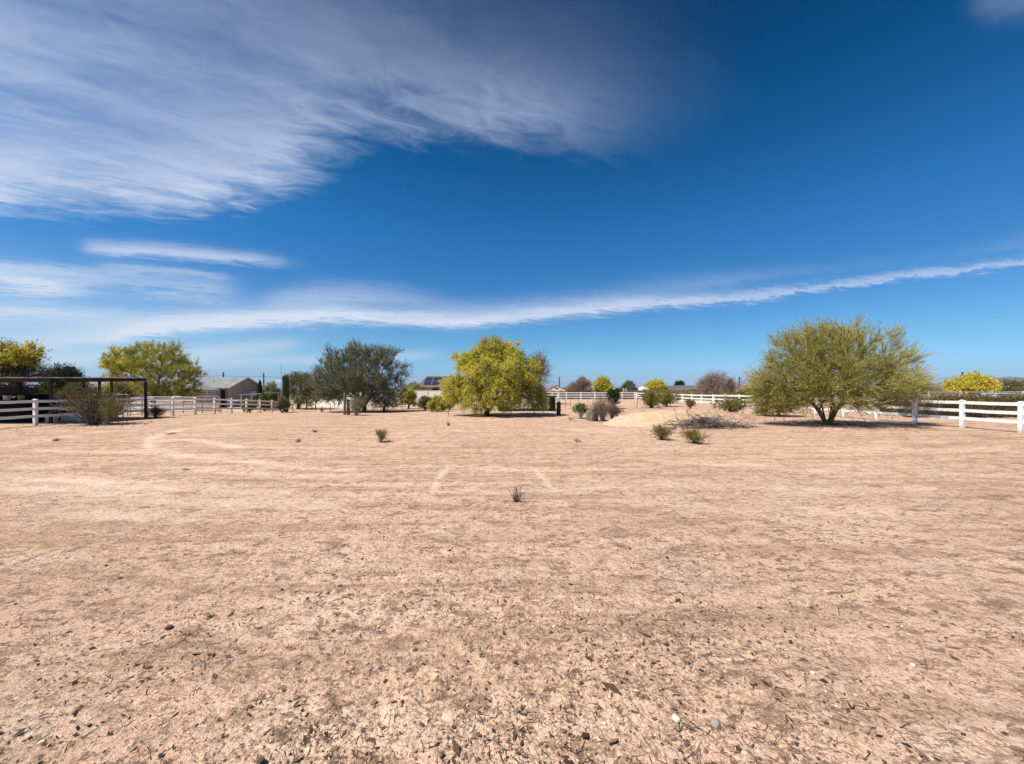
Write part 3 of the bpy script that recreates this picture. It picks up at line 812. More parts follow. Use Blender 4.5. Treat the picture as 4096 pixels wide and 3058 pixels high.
# wire fence: thin steel posts and two strands, crossing behind the trees
wf = [on(1262, 45), on(1322, 44), on(1611, 44.5), on(1672, 44.), on(1735, 43.), on(1832, 42.), on(1862, 41.5)]
t = thing('wire_fence', 'low rusty wire fence strung on thin steel posts before the pale walls', 'fence', wf[0])
for p in wf:
    m = MB(); m.poly([p - [0, 0, .1], p + [0, 0, .55], p + [0, 0, 1.05]], [.03, .03, .028], 5); m.build('post', M['steel'], t)
for zz_ in (.35, .68, .98):
    m = MB()
    for a, b in zip(wf[:-1], wf[1:]):
        n = 6; pts = [a + (b - a) * k / n + np.array([0, 0, zz_ - .05 * math.sin(math.pi * k / n)]) for k in range(n + 1)]
        m.poly(pts, .011, 4)
    m.build('wire', M['steel'], t)
p = on(1862, 41.5)
G0 = 'thin stakes on the open dirt'
for lab, x, yb, h, ln, r in [('thin rusty stake standing before the yellow shrub left of the blooming tree', 1793, 1667, .88, (0, 0), .022),
                             ('thin stake just right of the dark wrapped post', 2261, 1634, 1.02, (0, 0), .022),
                             ('short pale stake second right of the dark wrapped post', 2282, 1633, .75, (.02, 0), .02),
                             ('taller stake behind the small leafy bush by the grey stumps', 2314, 1640, 1.12, (-.05, 0), .024),
                             ('grey stake above the dry grey bush', 2351, 1640, 1.0, (0, 0), .018),
                             ('bent leaning stake on the crest behind the sand mound', 2546, 1637, 1.15, (.13, 0), .026)]:
    stake('fence_stake', lab, G(x, yb), h, r, ln, 'steel', G0)

p = G(1378, 1660); mb = MB(); mb.poly([p - [0, 0, .2], p + [.02, 0, .9], p + [.03, 0, 1.75]], [.10, .10, .09], 8)
whole(mb, 'wooden_post', M['oldwood'], 'tall grey wooden post beside the dry bush under the mesquite', 'post', p, 'old wooden posts')
p = G(1393, 1660); mb = MB(); mb.poly([p - [0, 0, .2], p + [0, 0, .7], p + [-.02, 0, 1.2]], [.15, .14, .15], 8)
whole(mb, 'wooden_post', M['darktwig'], 'short dark stump post between tall grey post and dry bush', 'post', p, 'old wooden posts')

# dark wrapped post with the white pipe standing in it
p = G(2234.5, 1663)
t = thing('wrapped_post', 'short thick dark wrapped post with a white pipe rising from its top', 'post', p)
rng = np.random.default_rng(5); mb = MB(); k = 20
zs = np.linspace(-.1, .96, 14); th = np.arange(k) * 2 * np.pi / k
V = np.concatenate([np.stack([np.cos(th) * (.145 + rng.normal(size=k) * .006), np.sin(th) * (.145 + rng.normal(size=k) * .006), np.full(k, z)], 1) for z in zs])
f = [[i * k + a, i * k + (a + 1) % k, (i + 1) * k + (a + 1) % k, (i + 1) * k + a] for i in range(13) for a in range(k)]
V = np.concatenate([V, [[0, 0, .96]]]); f += [[13 * k + a, 13 * k + (a + 1) % k, 14 * k, 14 * k] for a in range(k)]
mb.add(V + p, f); mb.build('wrap', M['charred'], t)
mb = MB(); mb.poly([p + [0, 0, .9], p + [0, 0, 1.55]], .085, 14); mb.poly([p + [0, 0, 1.55], p + [0, 0, 1.6]], [.10, .09], 14); mb.build('pipe', M['white'], t)

# white marker posts behind the back fence corner
for lab, x in (('slim white pole beyond the fence corner, first of a pair', 2495), ('slim white pole beyond the fence corner, the taller of a pair', 2504.5)):
    p = on(x, 75); h = 1.9 if x < 2500 else 1.95
    mb = MB(); mb.poly([p, p + [0, 0, h]], .11, 8); whole(mb, 'white_pole', M['whitetrim'], lab, 'pole', p, 'white poles beyond the fence')

# white pipe post by the cactus
p = G(1131.5, 1650); mb = MB(); mb.poly([p - [0, 0, .1], p + [0, 0, 1.2], p + [0, 0, 2.05]], .045, 8)
whole(mb, 'white_pipe_post', M['whitetrim'], 'slender white pipe post standing right against the tall cactus', 'post', p)

# ------------------------------------------------------------------ carport
XL, XR, YF, YB = -36.0, -24.2, 20.2, 25.4
t = thing('carport', 'low rusted steel carport with a flat corrugated sheet roof', 'carport', (XR, YF, 0))
mb = MB(); nx = 150
xs = np.linspace(XL, XR + .12, nx); zz_ = .018 * np.cos(np.arange(nx) * np.pi)
V = np.concatenate([np.stack([xs, np.full(nx, y), z0 + zz_], 1) for y, z0 in ((YF - .25, 2.47), (YB + .25, 2.62), (YF - .25, 2.445), (YB + .25, 2.595))])
f = [[i, i + 1, nx + i + 1, nx + i] for i in range(nx - 1)] + [[2 * nx + i, 3 * nx + i, 3 * nx + i + 1, 2 * nx + i + 1] for i in range(nx - 1)]
f += [[i, 2 * nx + i, 2 * nx + i + 1, i + 1] for i in range(nx - 1)] + [[nx - 1, 3 * nx - 1, 4 * nx - 1, 2 * nx - 1]]
mb.add(V, f); mb.build('roof', M['sheet'], t)
for a, b in [((XL, YF, 2.33), (XR, YF, 2.33)), ((XL, YB, 2.47), (XR, YB, 2.47)), ((XR, YF + .06, 2.33), (XR, YB - .06, 2.47)),
             ((XL + 5.7, YF + .06, 2.33), (XL + 5.7, YB - .06, 2.47))]:
    mb = MB(); mb.bar(a, b, .09, .20); mb.build('beam', M['rust'], t)
for yy in np.linspace(YF + 1.0, YB - 1.0, 4):
    z = 2.33 + (yy - YF) / (YB - YF) * .14
    mb = MB(); mb.bar((XL, yy, z + .03), (XR - .06, yy, z + .03), .06, .09); mb.build('purlin', M['rust'], t)
for x, y in [(-25.3, 21.1), (XR, YB), (-28.3, YB), (-27.25, YB), (-26.45, YB), (-30.3, YF + .05), (-32.5, YB)]:
    z = float(terr(x, y)); mb = MB(); mb.obox((x, y, (2.36 + z) / 2 - .1), (.055, 0, 0), (0, .055, 0), (0, 0, (2.36 - z) / 2 + .1)); mb.build('column', M['rust'], t)
mb = MB(); mb.bar((-25.3, 21.1, 1.9), (-25.3, 21.9, 2.33), .06, .06, up=(1, 0, 0)); mb.build('brace', M['rust'], t)

# clutter in the shade of the carport
def box_thing(name, label, cat, c, sx, sy, h, m, rot=0, group=None, lid=None):
    c = np.array([c[0], c[1], float(terr(c[0], c[1]))]); t = thing(name, label, cat, c, group)
    u = np.array([math.cos(rot), math.sin(rot), 0]); v = np.array([-u[1], u[0], 0])
    mb = MB(); mb.obox(c + [0, 0, h / 2 - .02], u * sx / 2, v * sy / 2, (0, 0, h / 2 - .02)); mb.build('body', M[m], t)
    if lid:
        mb = MB(); mb.obox(c + [0, 0, h - .0], u * (sx / 2 + .03), v * (sy / 2 + .03), (0, 0, .035)); mb.build('lid', M[lid], t)
    return t
rng = np.random.default_rng(12)
def shade_stack(label, c, sx, sy, h, seed):  # invented black stacks, added so the shade under the carport goes black
    rng = np.random.default_rng(seed); c = np.array([c[0], c[1], float(terr(c[0], c[1]))])
    nu, nv = 34, 18; U, W = np.meshgrid(np.linspace(-1, 1, nu), np.linspace(-1, 1, nv), indexing='ij')
    e = np.clip(np.minimum(1 - np.abs(U), 1 - np.abs(W)) * 5, 0, 1) ** .5
    z = h * e * (.82 + .25 * vn(U * 3 + 7, W * 2 + seed, seed)) + .05 * e * np.abs(2 * vn(U * 9, W * 6, seed + 1) - 1) - .03
    V = np.stack([U * sx / 2 * (1 + .03 * (1 - e)), W * sy / 2, z], -1).reshape(-1, 3) + c
    f = [[i * nv + j, (i + 1) * nv + j, (i + 1) * nv + j + 1, i * nv + j + 1] for i in range(nu - 1) for j in range(nv - 1)]
    mb = MB(); mb.add(V, f); return whole(mb, 'added_dark_stack', M['black'], label, 'stack', c, 'black stacks added for carport shade', True)
shade_stack('long low black tarp covered stack added to darken the shade behind the nearest white rails', (-29.8, 22.6), 5.6, 2.4, 1.3, 4)
shade_stack('second black tarp covered stack added to darken the shade at the back of the carport', (-31.6, 26.6), 4.6, 1.8, 1.55, 9)
# dark shed behind
t = thing('shed', 'low dark brown shed with an open front behind the carport', 'shed', (-44, 28.5, float(terr(-44, 28.5))))
mb = MB(); mb.box((-51, 31.2, -.5), (-38.6, 31.35, 2.0)); mb.box((-51, 28, -.5), (-50.85, 31.2, 2.0)); mb.box((-38.75, 28, -.5), (-38.6, 31.2, 2.0)); mb.build('wall', M['rust'], t)
mb = MB(); mb.bar((-51.2, 29.6, 2.12), (-38.4, 29.6, 2.12), 3.8, .09); mb.build('roof', M['rust'], t)
for lab, x, y, s, m, l in [('white lidded bin half hidden behind the rails under the carport', -26.6, 23.1, .42, 'whitetrim', 'whitetrim'),
                           ('pale plastic tub at the foot of the carport column', -26.2, 21.9, .30, 'beigewall', 'whitetrim')]:
    box_thing('storage_bin', lab, 'bin', (x, y), s * 1.3, s, s, m, .3, 'bins under the carport', l)
for i, (lab, x, y, z, r) in enumerate([('white bucket sitting on the tarp covered stack', -29.3, 22.3, 1.16, .15), ('cream bucket next to the white bucket on the tarp', -28.6, 22.4, 1.16, .14)]):
    p = np.array([x, y, z]); mb = MB(); mb.poly([p, p + [0, 0, .3], p + [0, 0, .33]], [r * .85, r, r * 1.06], 14)
    whole(mb, 'bucket', M['whitetrim' if i == 0 else 'straw'], lab, 'bucket', p, 'buckets on the tarp')

# stock trailer seen between carport columns
c = np.array([-38.2, 30.2, float(terr(-38.2, 30.2)) - .1])
def trailer(c):
    t = thing('utility_trailer', 'white box trailer parked beyond the carport columns', 'trailer', c)
    mb = MB(); mb.box(c + [-.0, -1, .5], c + [4.2, 1, 1.5]); mb.build('body', M['whitetrim'], t)
    mb = MB(); mb.box(c + [-.05, -1.05, 1.502], c + [4.25, 1.05, 1.57]); mb.build('roof', M['galv'], t)
    for x in (.9, 1.9, 2.9):
        mb = MB(); mb.box(c + [x, -1.012, 1.0], c + [x + .7, -1.003, 1.32]); mb.build('window', M['glass'], t)
    for x in (1.5, 2.4):
        mb = MB(); p = c + [x, -1.03, .33]; mb.tubes(p, p + [0, .2, 0], .33, .33, 18); n = 18
        th = np.arange(n) * 2 * np.pi / n
        for y in (0, .2):
            mb.add(np.concatenate([[p + [0, y, 0]], p + np.stack([np.cos(th) * .33, np.full(n, y), np.sin(th) * .33], 1)]), [[0, 1 + a, 1 + (a + 1) % n] for a in range(n)])
        o = mb.build('wheel', M['tyre'], t)
        mb = MB(); mb.tubes(p + [0, -.01, 0], p + [0, -.03, 0], .18, .16, 14)
        th = np.arange(14) * 2 * np.pi / 14; mb.add(np.concatenate([[p + [0, -.03, 0]], p + np.stack([np.cos(th) * .16, np.full(14, -.03), np.sin(th) * .16], 1)]), [[0, 1 + a, 1 + (a + 1) % 14] for a in range(14)])
        mb.build('rim', M['galv'], o)
    mb = MB(); mb.bar(c + [4.2, 0, .55], c + [5.4, 0, .5], .1, .1); mb.build('tongue', M['rust'], t)
trailer(c)

# pipe corral panels
def panel(label, a, b, h=1.55, rails=5, m='galv', group='pipe corral panels'):
    a, b = np.array(a, float), np.array(b, float); a[2] = float(terr(a[0], a[1])); b[2] = float(terr(b[0], b[1]))
    t = thing('corral_panel', label, 'panel', a, group)
    for i in range(rails):
        z = .25 + (h - .25) * i / (rails - 1); mb = MB(); mb.poly([a + [0, 0, z], b + [0, 0, z]], .025, 6); mb.build('rail', M[m], t)
    for q in (a, (a + b) / 2, b):
        mb = MB(); mb.poly([q, q + [0, 0, h + .03]], .03, 6); mb.build('upright', M[m], t)
panel('galvanised corral panel behind the creosote bush', (-30.5, 27.6, 0), (-27.4, 27.4, 0))
panel('galvanised corral panel right of the carport corner column', (-27.2, 27.4, 0), (-25.9, 27.8, 0), 1.3, 4)
panel('pale corral panel under the blooming tree beyond the fence', (-33.5, 35, 0), (-29.6, 36, 0), 1.5, 5)
panel('faded red corral panel under the blooming tree beyond the fence', (-31.8, 37.2, 0), (-28.6, 37.8, 0), 1.65, 6, 'red')
panel('pale slim corral panel in front of the sunroom', (-31.4, 42.5, 0), (-28.4, 43, 0), 1.35, 4)
panel('tall rusty corral panel hung between carport columns', (-30.2, 26.2, 0), (-26.5, 26.2, 0), 2.0, 4, 'rust')

# ------------------------------------------------------------------ houses
def gable_roof(mb, x0, x1, y0, y1, ze, zr, over=.45, th=.12, ribs=0):
    ym = (y0 + y1) / 2; sl = (zr - ze) / (ym - y0)
    for s_, ya in ((1, y0), (-1, y1)):
        yo = ya - s_ * over; zo = ze - sl * over
        V = [(x0 - over, yo, zo), (x1 + over, yo, zo), (x1 + over, ym, zr), (x0 - over, ym, zr)]
        V = V + [(a, b, c + th) for a, b, c in V]
        mb.add(V, [[0, 3, 2, 1], [4, 5, 6, 7], [0, 1, 5, 4], [1, 2, 6, 5], [3, 0, 4, 7]])
        for k in range(ribs):
            x = x0 - over + (x1 - x0 + 2 * over) * (k + .5) / ribs
            mb.bar((x, yo, zo + th + .01), (x, ym - s_ * .02, zr + th + .01), .05, .05)

g = -.86
Xe, y0, y1, ym = -40.6, 55.0, 62.2, 58.6
t = thing('house', 'tan stucco house with a long grey ribbed metal gable roof', 'house', (Xe, y0, g))
mb = MB(); x0 = -66.
V = [(x0, y0, g - .2), (Xe, y0, g - .2), (Xe, y1, g - .2), (x0, y1, g - .2), (x0, y0, 2.05), (Xe, y0, 2.05), (Xe, y1, 2.05), (x0, y1, 2.05), (Xe, ym, 3.5), (x0, ym, 3.5)]
mb.add(V, [[0, 1, 5, 4], [1, 2, 6, 5], [2, 3, 7, 6], [3, 0, 4, 7]]); mb.add(V, [[5, 6, 8], [4, 9, 7]]); mb.build('wall', M['stucco'], t)
mb = MB(); gable_roof(mb, x0, Xe, y0, y1, 2.05, 3.5, .4, .1, 64); ro = mb.build('roof', M['metalroof'], t)
sl = (3.5 - 2.05) / 3.6
for s_, ya in ((1, y0), (-1, y1)):
    mb = MB(); yo = ya - s_ * .4; mb.bar((Xe + .425, yo, 2.05 - sl * .4 + .02), (Xe + .425, ym, 3.5 + .02), .04, .2, up=(0, s_ * .37, .93)); mb.build('barge_board', M['trim'], ro)
for dy_ in (-.42, .28):
    mb = MB(); zt = [(ym + dy_, 2.35), (ym + dy_ + .42, 2.35), (ym + dy_ + .42, 2.85), (ym + dy_ + .21, 2.98), (ym + dy_, 2.85)]
    V = [(Xe + .03, a, b) for a, b in zt] + [(Xe - .02, a, b) for a, b in zt]
    mb.add(V, [[0, 1, 6, 5], [1, 2, 7, 6], [2, 3, 8, 7], [3, 4, 9, 8], [4, 0, 5, 9]]); mb.add(V, [[0, 1, 2], [0, 2, 3], [0, 3, 4]])
    v = mb.build('gable_vent', M['trim'], t)
    mb = MB()
    for k in range(6): mb.box((Xe + .031, ym + dy_ + .05, 2.40 + k * .07), (Xe + .05, ym + dy_ + .37, 2.43 + k * .07))
    mb.build('louvre', M['stucco'], v)
mb = MB(); mb.box((Xe, y1 - 2.9, .75), (Xe + .45, y1 - 1.75, 1.45)); cu = mb.build('air_cooler', M['whitetrim'], t)
mb = MB()
for k in range(5): mb.box((Xe + .451, y1 - 2.8, .85 + k * .11), (Xe + .465, y1 - 1.85, .91 + k * .11))
mb.build('grille', M['galv'], cu)
mb = MB(); mb.box((-41.62, y0 - .04, g), (-40.98, y0 - .004, 1.65)); d = mb.build('door', M['dark'], t)
for a, b in (((-41.70, y0 - .06, g), (-41.622, y0 - .002, 1.77)), ((-40.978, y0 - .06, g), (-40.90, y0 - .002, 1.77)), ((-41.622, y0 - .06, 1.652), (-40.978, y0 - .002, 1.77))):
    mb = MB(); mb.box(a, b); mb.build('frame', M['trim'], d)
for x in (-51.0, -43.9):
    mb = MB(); mb.poly([(x, 56.6, 2.7), (x, 56.6, 3.35)], .05, 8); mb.build('vent_pipe', M['galv'], ro)

# sunroom in front of the house: windows on its right (east) wall and on the front
sx0, sx1, sy0, sy1 = -53.0, -41.75, 50.2, 54.95
t = thing('sunroom', 'cream sunroom with paned windows and a low hipped metal roof', 'building', (sx1, sy0, g))
mb = MB(); mb.box((sx0, sy0, g - .2), (sx1, sy1, 1.71)); mb.build('wall', M['stucco2'], t)
def paned(a, b, z0, z1, side, cols, rows):
    """window on the east wall (side 1: a, b along y) or the front wall (side 0: a, b along x)"""
    def bx(m, u0, u1, za, zb, d0, d1):
        if side: m.box((sx1 + d0, u0, za), (sx1 + d1, u1, zb))
        else: m.box((u0, sy0 - d1, za), (u1, sy0 - d0, zb))
    m = MB(); bx(m, a, b, z0, z1, .003, .02); wo = m.build('window', M['glass'], t); fm = MB()
    for k in range(cols + 1):
        u = a + (b - a) * k / cols; bx(fm, u - .06, u + .06, z0 - .05, z1 + .05, .021, .05)
    for k in range(rows + 1):
        z = z0 + (z1 - z0) * k / rows; bx(fm, a - .05, b + .05, z - .04, z + .04, .022, .047)
    fm.build('frame', M['whitetrim'], wo)
paned(51.75, 52.5, .98, 1.54, 1, 2, 2); paned(52.75, 53.5, .98, 1.54, 1, 2, 2); paned(53.75, 54.5, .98, 1.54, 1, 2, 2)
for a in (-52, -50, -48, -46, -44): paned(a + .2, a + 1.5, .85, 1.55, 0, 3, 2)
mb = MB(); o_ = .35
V = [(sx0 - o_, sy0 - o_, 1.72), (sx1 + o_, sy0 - o_, 1.72), (sx1 + o_, sy1, 1.72), (sx0 - o_, sy1, 1.72), (sx0 + 2, sy1 - .02, 2.72), (sx1 - 3.6, sy1 - .02, 2.72)]
mb.add(V, [[0, 1, 5, 4], [0, 3, 2, 1]]); mb.add(V, [[1, 2, 5], [0, 4, 3]])
A_, B_, C_ = np.array(V[1]), np.array(V[2]), np.array(V[5])
for k in range(1, 12):
    fr = k / 12; mb.bar(A_ + (B_ - A_) * fr + [0, 0, .015], A_ + (C_ - A_) * fr * .98 + [0, 0, .015], .04, .04)
for k in range(34):
    x = sx0 + .3 + (sx1 - 3.6 - sx0 - .3) * k / 33; mb.bar((x, sy0 - o_, 1.735), (x, sy1 - .05, 2.73), .045, .04)
mb.build('roof', M['metalroof'], t)
# low wall and rail before the sunroom
t = thing('low_wall', 'low cream garden wall with a pipe rail before the sunroom', 'wall', (-37.5, 45.6, g))
mb = MB(); mb.box((-42.5, 45.5, g - .2), (-34.7, 45.7, .20)); mb.build('wall', M['stucco2'], t)
mb = MB(); mb.poly([(-42.5, 45.6, .95), (-34.7, 45.6, .95)], .04, 8); mb.build('rail', M['whitetrim'], t)
for x in np.linspace(-42.5, -34.7, 5):
    mb = MB(); mb.poly([(x, 45.6, .2), (x, 45.6, .95)], .035, 8); mb.build('upright', M['whitetrim'], t)

# shade pen between the house and the cactus
c = on(1000, 52); x0, x1, yy0, yy1 = -34.5, -31.9, 49.0, 52.5
t = thing('shade_pen', 'open pen with white posts, white canopy and green shade cloth', 'pen', (x0, yy0, g))
mb = MB(); mb.add([(x0 - .2, yy0 - .2, 1.05), (x1 + .2, yy0 - .2, 1.22), (x1 + .2, yy1, 1.3), (x0 - .2, yy1, 1.15), (x0 - .2, yy0 - .2, 1.12), (x1 + .2, yy0 - .2, 1.29), (x1 + .2, yy1, 1.37), (x0 - .2, yy1, 1.22)],
                 [[0, 3, 2, 1], [4, 5, 6, 7], [0, 1, 5, 4], [1, 2, 6, 5], [2, 3, 7, 6], [3, 0, 4, 7]]); mb.build('canopy', M['galv'], t)
for x in (x0, (x0 + x1) / 2, x1):
    for y in (yy0, yy1):
        mb = MB(); mb.poly([(x, y, g - .1), (x, y, 1.07)], .05, 8); mb.build('post', M['whitetrim'], t)
mb = MB(); mb.box((x0 + .5, yy1 - .08, g), (x1 - .1, yy1 - .055, .95)); mb.build('shade_cloth', M['greentarp'], t)
# second white canopy frame
x0, x1, y_ = -30.9, -28.6, 52.0
t = thing('flat_canopy', 'small white flat canopy on a thin post left of the cactus', 'canopy', (x1, y_, g))
mb = MB(); mb.box((x0, y_, .98), (x1, y_ + 2.2, 1.1)); mb.build('canopy', M['whitetrim'], t)
for x in (x0 + .1, x1 - .06):
    mb = MB(); mb.poly([(x, y_ + .05, g - .1), (x, y_ + .05, .98)], .05, 8); mb.build('post', M['whitetrim'], t)

# pale walls
def wall(label, a, b, h, m, th=.2, cap=True):
    a, b = np.array(a, float), np.array(b, float); t = thing('block_wall', label, 'wall', a)
    z0 = min(a[2], b[2]) - .3; mb = MB(); d = (b - a); d[2] = 0; d /= np.linalg.norm(d); s_ = np.array([-d[1], d[0], 0])
    n = 1 + int(np.linalg.norm(b - a) / 5)
    za = max(a[2], b[2]) + h
    L_ = np.linalg.norm((b - a)[:2]); c = np.array([(a[0] + b[0]) / 2, (a[1] + b[1]) / 2, (z0 + za) / 2])
    mb.obox(c, d * L_ / 2, s_ * th / 2, (0, 0, (za - z0) / 2)); mb.build('wall', M[m], t)
    mb = MB(); mb.obox((c[0], c[1], za + .031), d * (L_ / 2 + .03), s_ * (th / 2 + .03), (0, 0, .03)); mb.build('coping', M[m], t)
    for k in range(n + 1):
        q = np.array([a[0], a[1], 0]) + d * L_ * k / n - s_ * (th / 2 + .05)
        mb = MB(); mb.obox((q[0], q[1], (z0 + za) / 2 - .01), d * .2, s_ * .048, (0, 0, (za - z0) / 2 - .01)); mb.build('pilaster', M[m], t)
wall('bright white painted wall seen under the mesquite branches', on(1263, 59.5), on(1420, 54.5), 1.72, 'whitewall')
wall('long beige block wall running behind the mesquite towards the blooming tree', on(1380, 71), on(1905, 60), 1.72, 'beigewall')

# house with the solar panels
hx0, hx1, hy0, hy1 = -17.85, -8.0, 75.0, 83.0
t = thing('house', 'cream house with brown shingle roof carrying dark solar panels', 'house', (hx0, hy0, g))
mb = MB(); mb.box((hx0, hy0, g - .3), (hx1, hy1, 2.36)); mb.build('wall', M['stucco2'], t)
mb = MB(); o_ = .55; hym = hy0 + 2.6; zr = 4.38; ze = 2.36
V = [(hx0 - o_, hy0 - o_, ze), (hx1 + o_, hy0 - o_, ze), (hx1 + o_, hy1 + o_, ze), (hx0 - o_, hy1 + o_, ze), (hx0 + .75, hym, zr), (hx1 - .8, hym, zr), (hx1 - .8, hy1 - 2.6, zr), (hx0 + .75, hy1 - 2.6, zr)]
mb.add(V, [[0, 1, 5, 4], [1, 2, 6, 5], [2, 3, 7, 6], [3, 0, 4, 7], [4, 5, 6, 7], [0, 3, 2, 1]]); ro = mb.build('roof', M['shingle'], t)
mb = MB(); mb.box((hx0 - o_ - .02, hy0 - o_ - .04, ze - .16), (hx1 + o_, hy0 - o_ - .003, ze + .02)); mb.build('fascia', M['trim'], ro)
up = np.array([0, hym - hy0 + o_, zr - ze]); up /= np.linalg.norm(up); nrm = np.array([0, -up[2], up[1]])
for i in range(2):
    for j in range(2):
        a = np.array([hx0 + .62 + j * 1.60, hy0 - o_, ze]) + up * (.42 + i * 1.42) + nrm * .09
        sk_ = np.array([.10 * (1), 0, 0])
        q = [a, a + np.array([1.52, 0, 0]), a + np.array([1.52, 0, 0]) + up * 1.34, a + up * 1.34]
        mb = MB(); mb.add(q + [p_ - nrm * .05 for p_ in q], [[0, 1, 2, 3], [4, 7, 6, 5], [0, 4, 5, 1], [1, 5, 6, 2], [2, 6, 7, 3], [3, 7, 4, 0]])
        pn = mb.build('solar_panel', M['solar'], ro)
        mb = MB()
        for k in range(4): p0, p1 = q[k], q[(k + 1) % 4]; mb.bar(p0 + nrm * .012, p1 + nrm * .012, .05, .03)
        for k in (1, 2, 3): mb.bar(q[0] + (q[1] - q[0]) * k / 4 + nrm * .008, q[3] + (q[2] - q[3]) * k / 4 + nrm * .008, .018, .01)
        mb.build('frame', M['alum'], pn)
mb = MB(); mb.box((hx0 + 2.35, hy0 - .03, .55), (hx0 + 3.75, hy0 - .003, 1.95)); wo = mb.build('window', M['glass'], t)
mb = MB()
for a, b in (((-.08, .47), (1.48, .55)), ((-.08, 1.95), (1.48, 2.03)), ((-.08, .552), (0, 1.948)), ((1.4, .552), (1.48, 1.948)), ((.002, 1.22), (1.398, 1.28))):
    mb.box((hx0 + 2.35 + a[0], hy0 - .05, a[1]), (hx0 + 2.35 + b[0], hy0 - .031, b[1]))
mb.build('frame', M['trim'], wo)
mb = MB(); mb.box((hx0 + .02, hy0 - .45, g), (hx0 + .3, hy0 - .25, 2.2)); mb.build('porch_post', M['shingle'], t)

# little pink gabled house beyond the back fence
px0, px1, py0, py1 = 8.3, 13.1, 92.0, 100.0; pm = (px0 + px1) / 2
t = thing('house', 'small pale pink house with a brown gable beyond the back fence', 'house', (px0, py0, 0))
mb = MB(); V = [(px0, py0, -.2), (px1, py0, -.2), (px1, py1, -.2), (px0, py1, -.2), (px0, py0, 1.35), (px1, py0, 1.35), (px1, py1, 1.35), (px0, py1, 1.35), (pm, py0, 2.55), (pm, py1, 2.55)]
mb.add(V, [[0, 1, 5, 4], [1, 2, 6, 5], [2, 3, 7, 6], [3, 0, 4, 7]]); mb.add(V, [[4, 5, 8], [6, 7, 9]]); mb.build('wall', M['pinkstucco'], t)
mb = MB(); slp = (2.55 - 1.35) / (pm - px0)
for s_, xa in ((1, px0), (-1, px1)):
    xo = xa - s_ * .45; zo = 1.35 - slp * .45
    V = [(xo, py0 - .07, zo), (pm, py0 - .07, 2.55), (pm, py1 + .4, 2.55), (xo, py1 + .4, zo)]; V = V + [(a, b, c_ + .17) for a, b, c_ in V]
    mb.add(V, [[0, 1, 2, 3], [4, 7, 6, 5], [0, 4, 5, 1], [2, 6, 7, 3], [3, 7, 4, 0]])
mb.build('roof', M['adobe'], t)
mb = MB(); mb.box((px0 - .3, py0 - .06, 1.18), (px1 + .3, py0 - .003, 1.34)); mb.build('fascia', M['whitetrim'], t)
mb = MB(); mb.box((pm - .35, py0 - .03, 1.75), (pm + .35, py0 - .003, 2.1)); mb.build('gable_vent', M['shingle'], t)
mb = MB(); mb.box((px0 + .1, py0 - .03, -.1), (px1 - .1, py0 - .003, 1.1)); mb.build('wainscot', M['oldwood'], t)

# grey roofed ranch house, right of the yellow crown
qx0, qx1, qy0, qy1 = 38.6, 48.5, 92.0, 102.0; qm = (qy0 + qy1) / 2
t = thing('house', 'low ranch house with a broad grey roof and pale eaves', 'house', (qx0, qy0, 0))
mb = MB(); mb.box((qx0, qy0, -.2), (qx1, qy1, 1.75)); mb.build('wall', M['stucco'], t)
mb = MB(); V = [(qx0 - 1.0, qy0 - 1.2, 1.35), (qx0 + 4.2, qy0 - 1.2, 1.98), (qx1 + .5, qy0 - 1.2, 1.7), (qx1 + .5, qm, 2.5), (qx0 + 4.2, qm, 2.72), (qx0 - 1.0, qm, 2.55), (qx1 + .5, qy1, 1.7), (qx0 + 4.2, qy1, 1.9), (qx0 - 1.0, qy1, 1.35)]
mb.add(V, [[0, 1, 4, 5], [1, 2, 3, 4], [5, 4, 7, 8], [4, 3, 6, 7]]); ro = mb.build('roof', M['greyroof'], t)
for a, b in ((0, 1), (1, 2)):
    mb = MB(); mb.bar(np.array(V[a]) + [0, -.05, -.1], np.array(V[b]) + [0, -.05, -.1], .06, .2); mb.build('fascia', M['trim'], ro)
for x in (qx0 + 2.0, qx0 + 5.2):
    mb = MB(); mb.box((x, qy0 - .03, .5), (x + 1.5, qy0 - .003, 1.4)); wo = mb.build('window', M['glass'], t)
    mb = MB(); mb.box((x - .1, qy0 - .05, .42), (x + 1.6, qy0 - .031, .5)); mb.box((x - .1, qy0 - .05, 1.4), (x + 1.6, qy0 - .031, 1.48)); mb.build('frame', M['whitetrim'], wo)
mb = MB(); mb.box((qx1 - 2.6, qy0 - 1.0, .95), (qx1 - .1, qy0 - .05, 1.15)); mb.build('porch_roof', M['whitetrim'], t)
mb = MB(); mb.poly([(qx1 - .2, qy0 - .9, -.1), (qx1 - .2, qy0 - .9, .95)], .08, 8); mb.build('porch_post', M['whitetrim'], t)

# brown tile roof far right of the bare pink tree
t = thing('house', 'long low house with a red brown roof left of the olive tree', 'house', (58, 100, 0))
mb = MB(); mb.box((58.3, 100, -.2), (67.5, 108, 1.9)); mb.build('wall', M['pinkstucco'], t)
mb = MB(); V = [(57.6, 99.3, 1.85), (68.2, 99.3, 1.85), (68.2, 108.7, 1.85), (57.6, 108.7, 1.85), (60.2, 103, 2.85), (65.4, 103, 2.85), (65.4, 105, 2.85), (60.2, 105, 2.85)]
mb.add(V, [[0, 1, 5, 4], [1, 2, 6, 5], [2, 3, 7, 6], [3, 0, 4, 7], [4, 5, 6, 7], [0, 3, 2, 1]]); mb.build('roof', M['adobe'], t)
for x in (59.5, 62.5, 65.5):
    mb = MB(); mb.box((x, 99.97, .6), (x + 1.1, 99.997, 1.5)); mb.build('window', M['glass'], t)

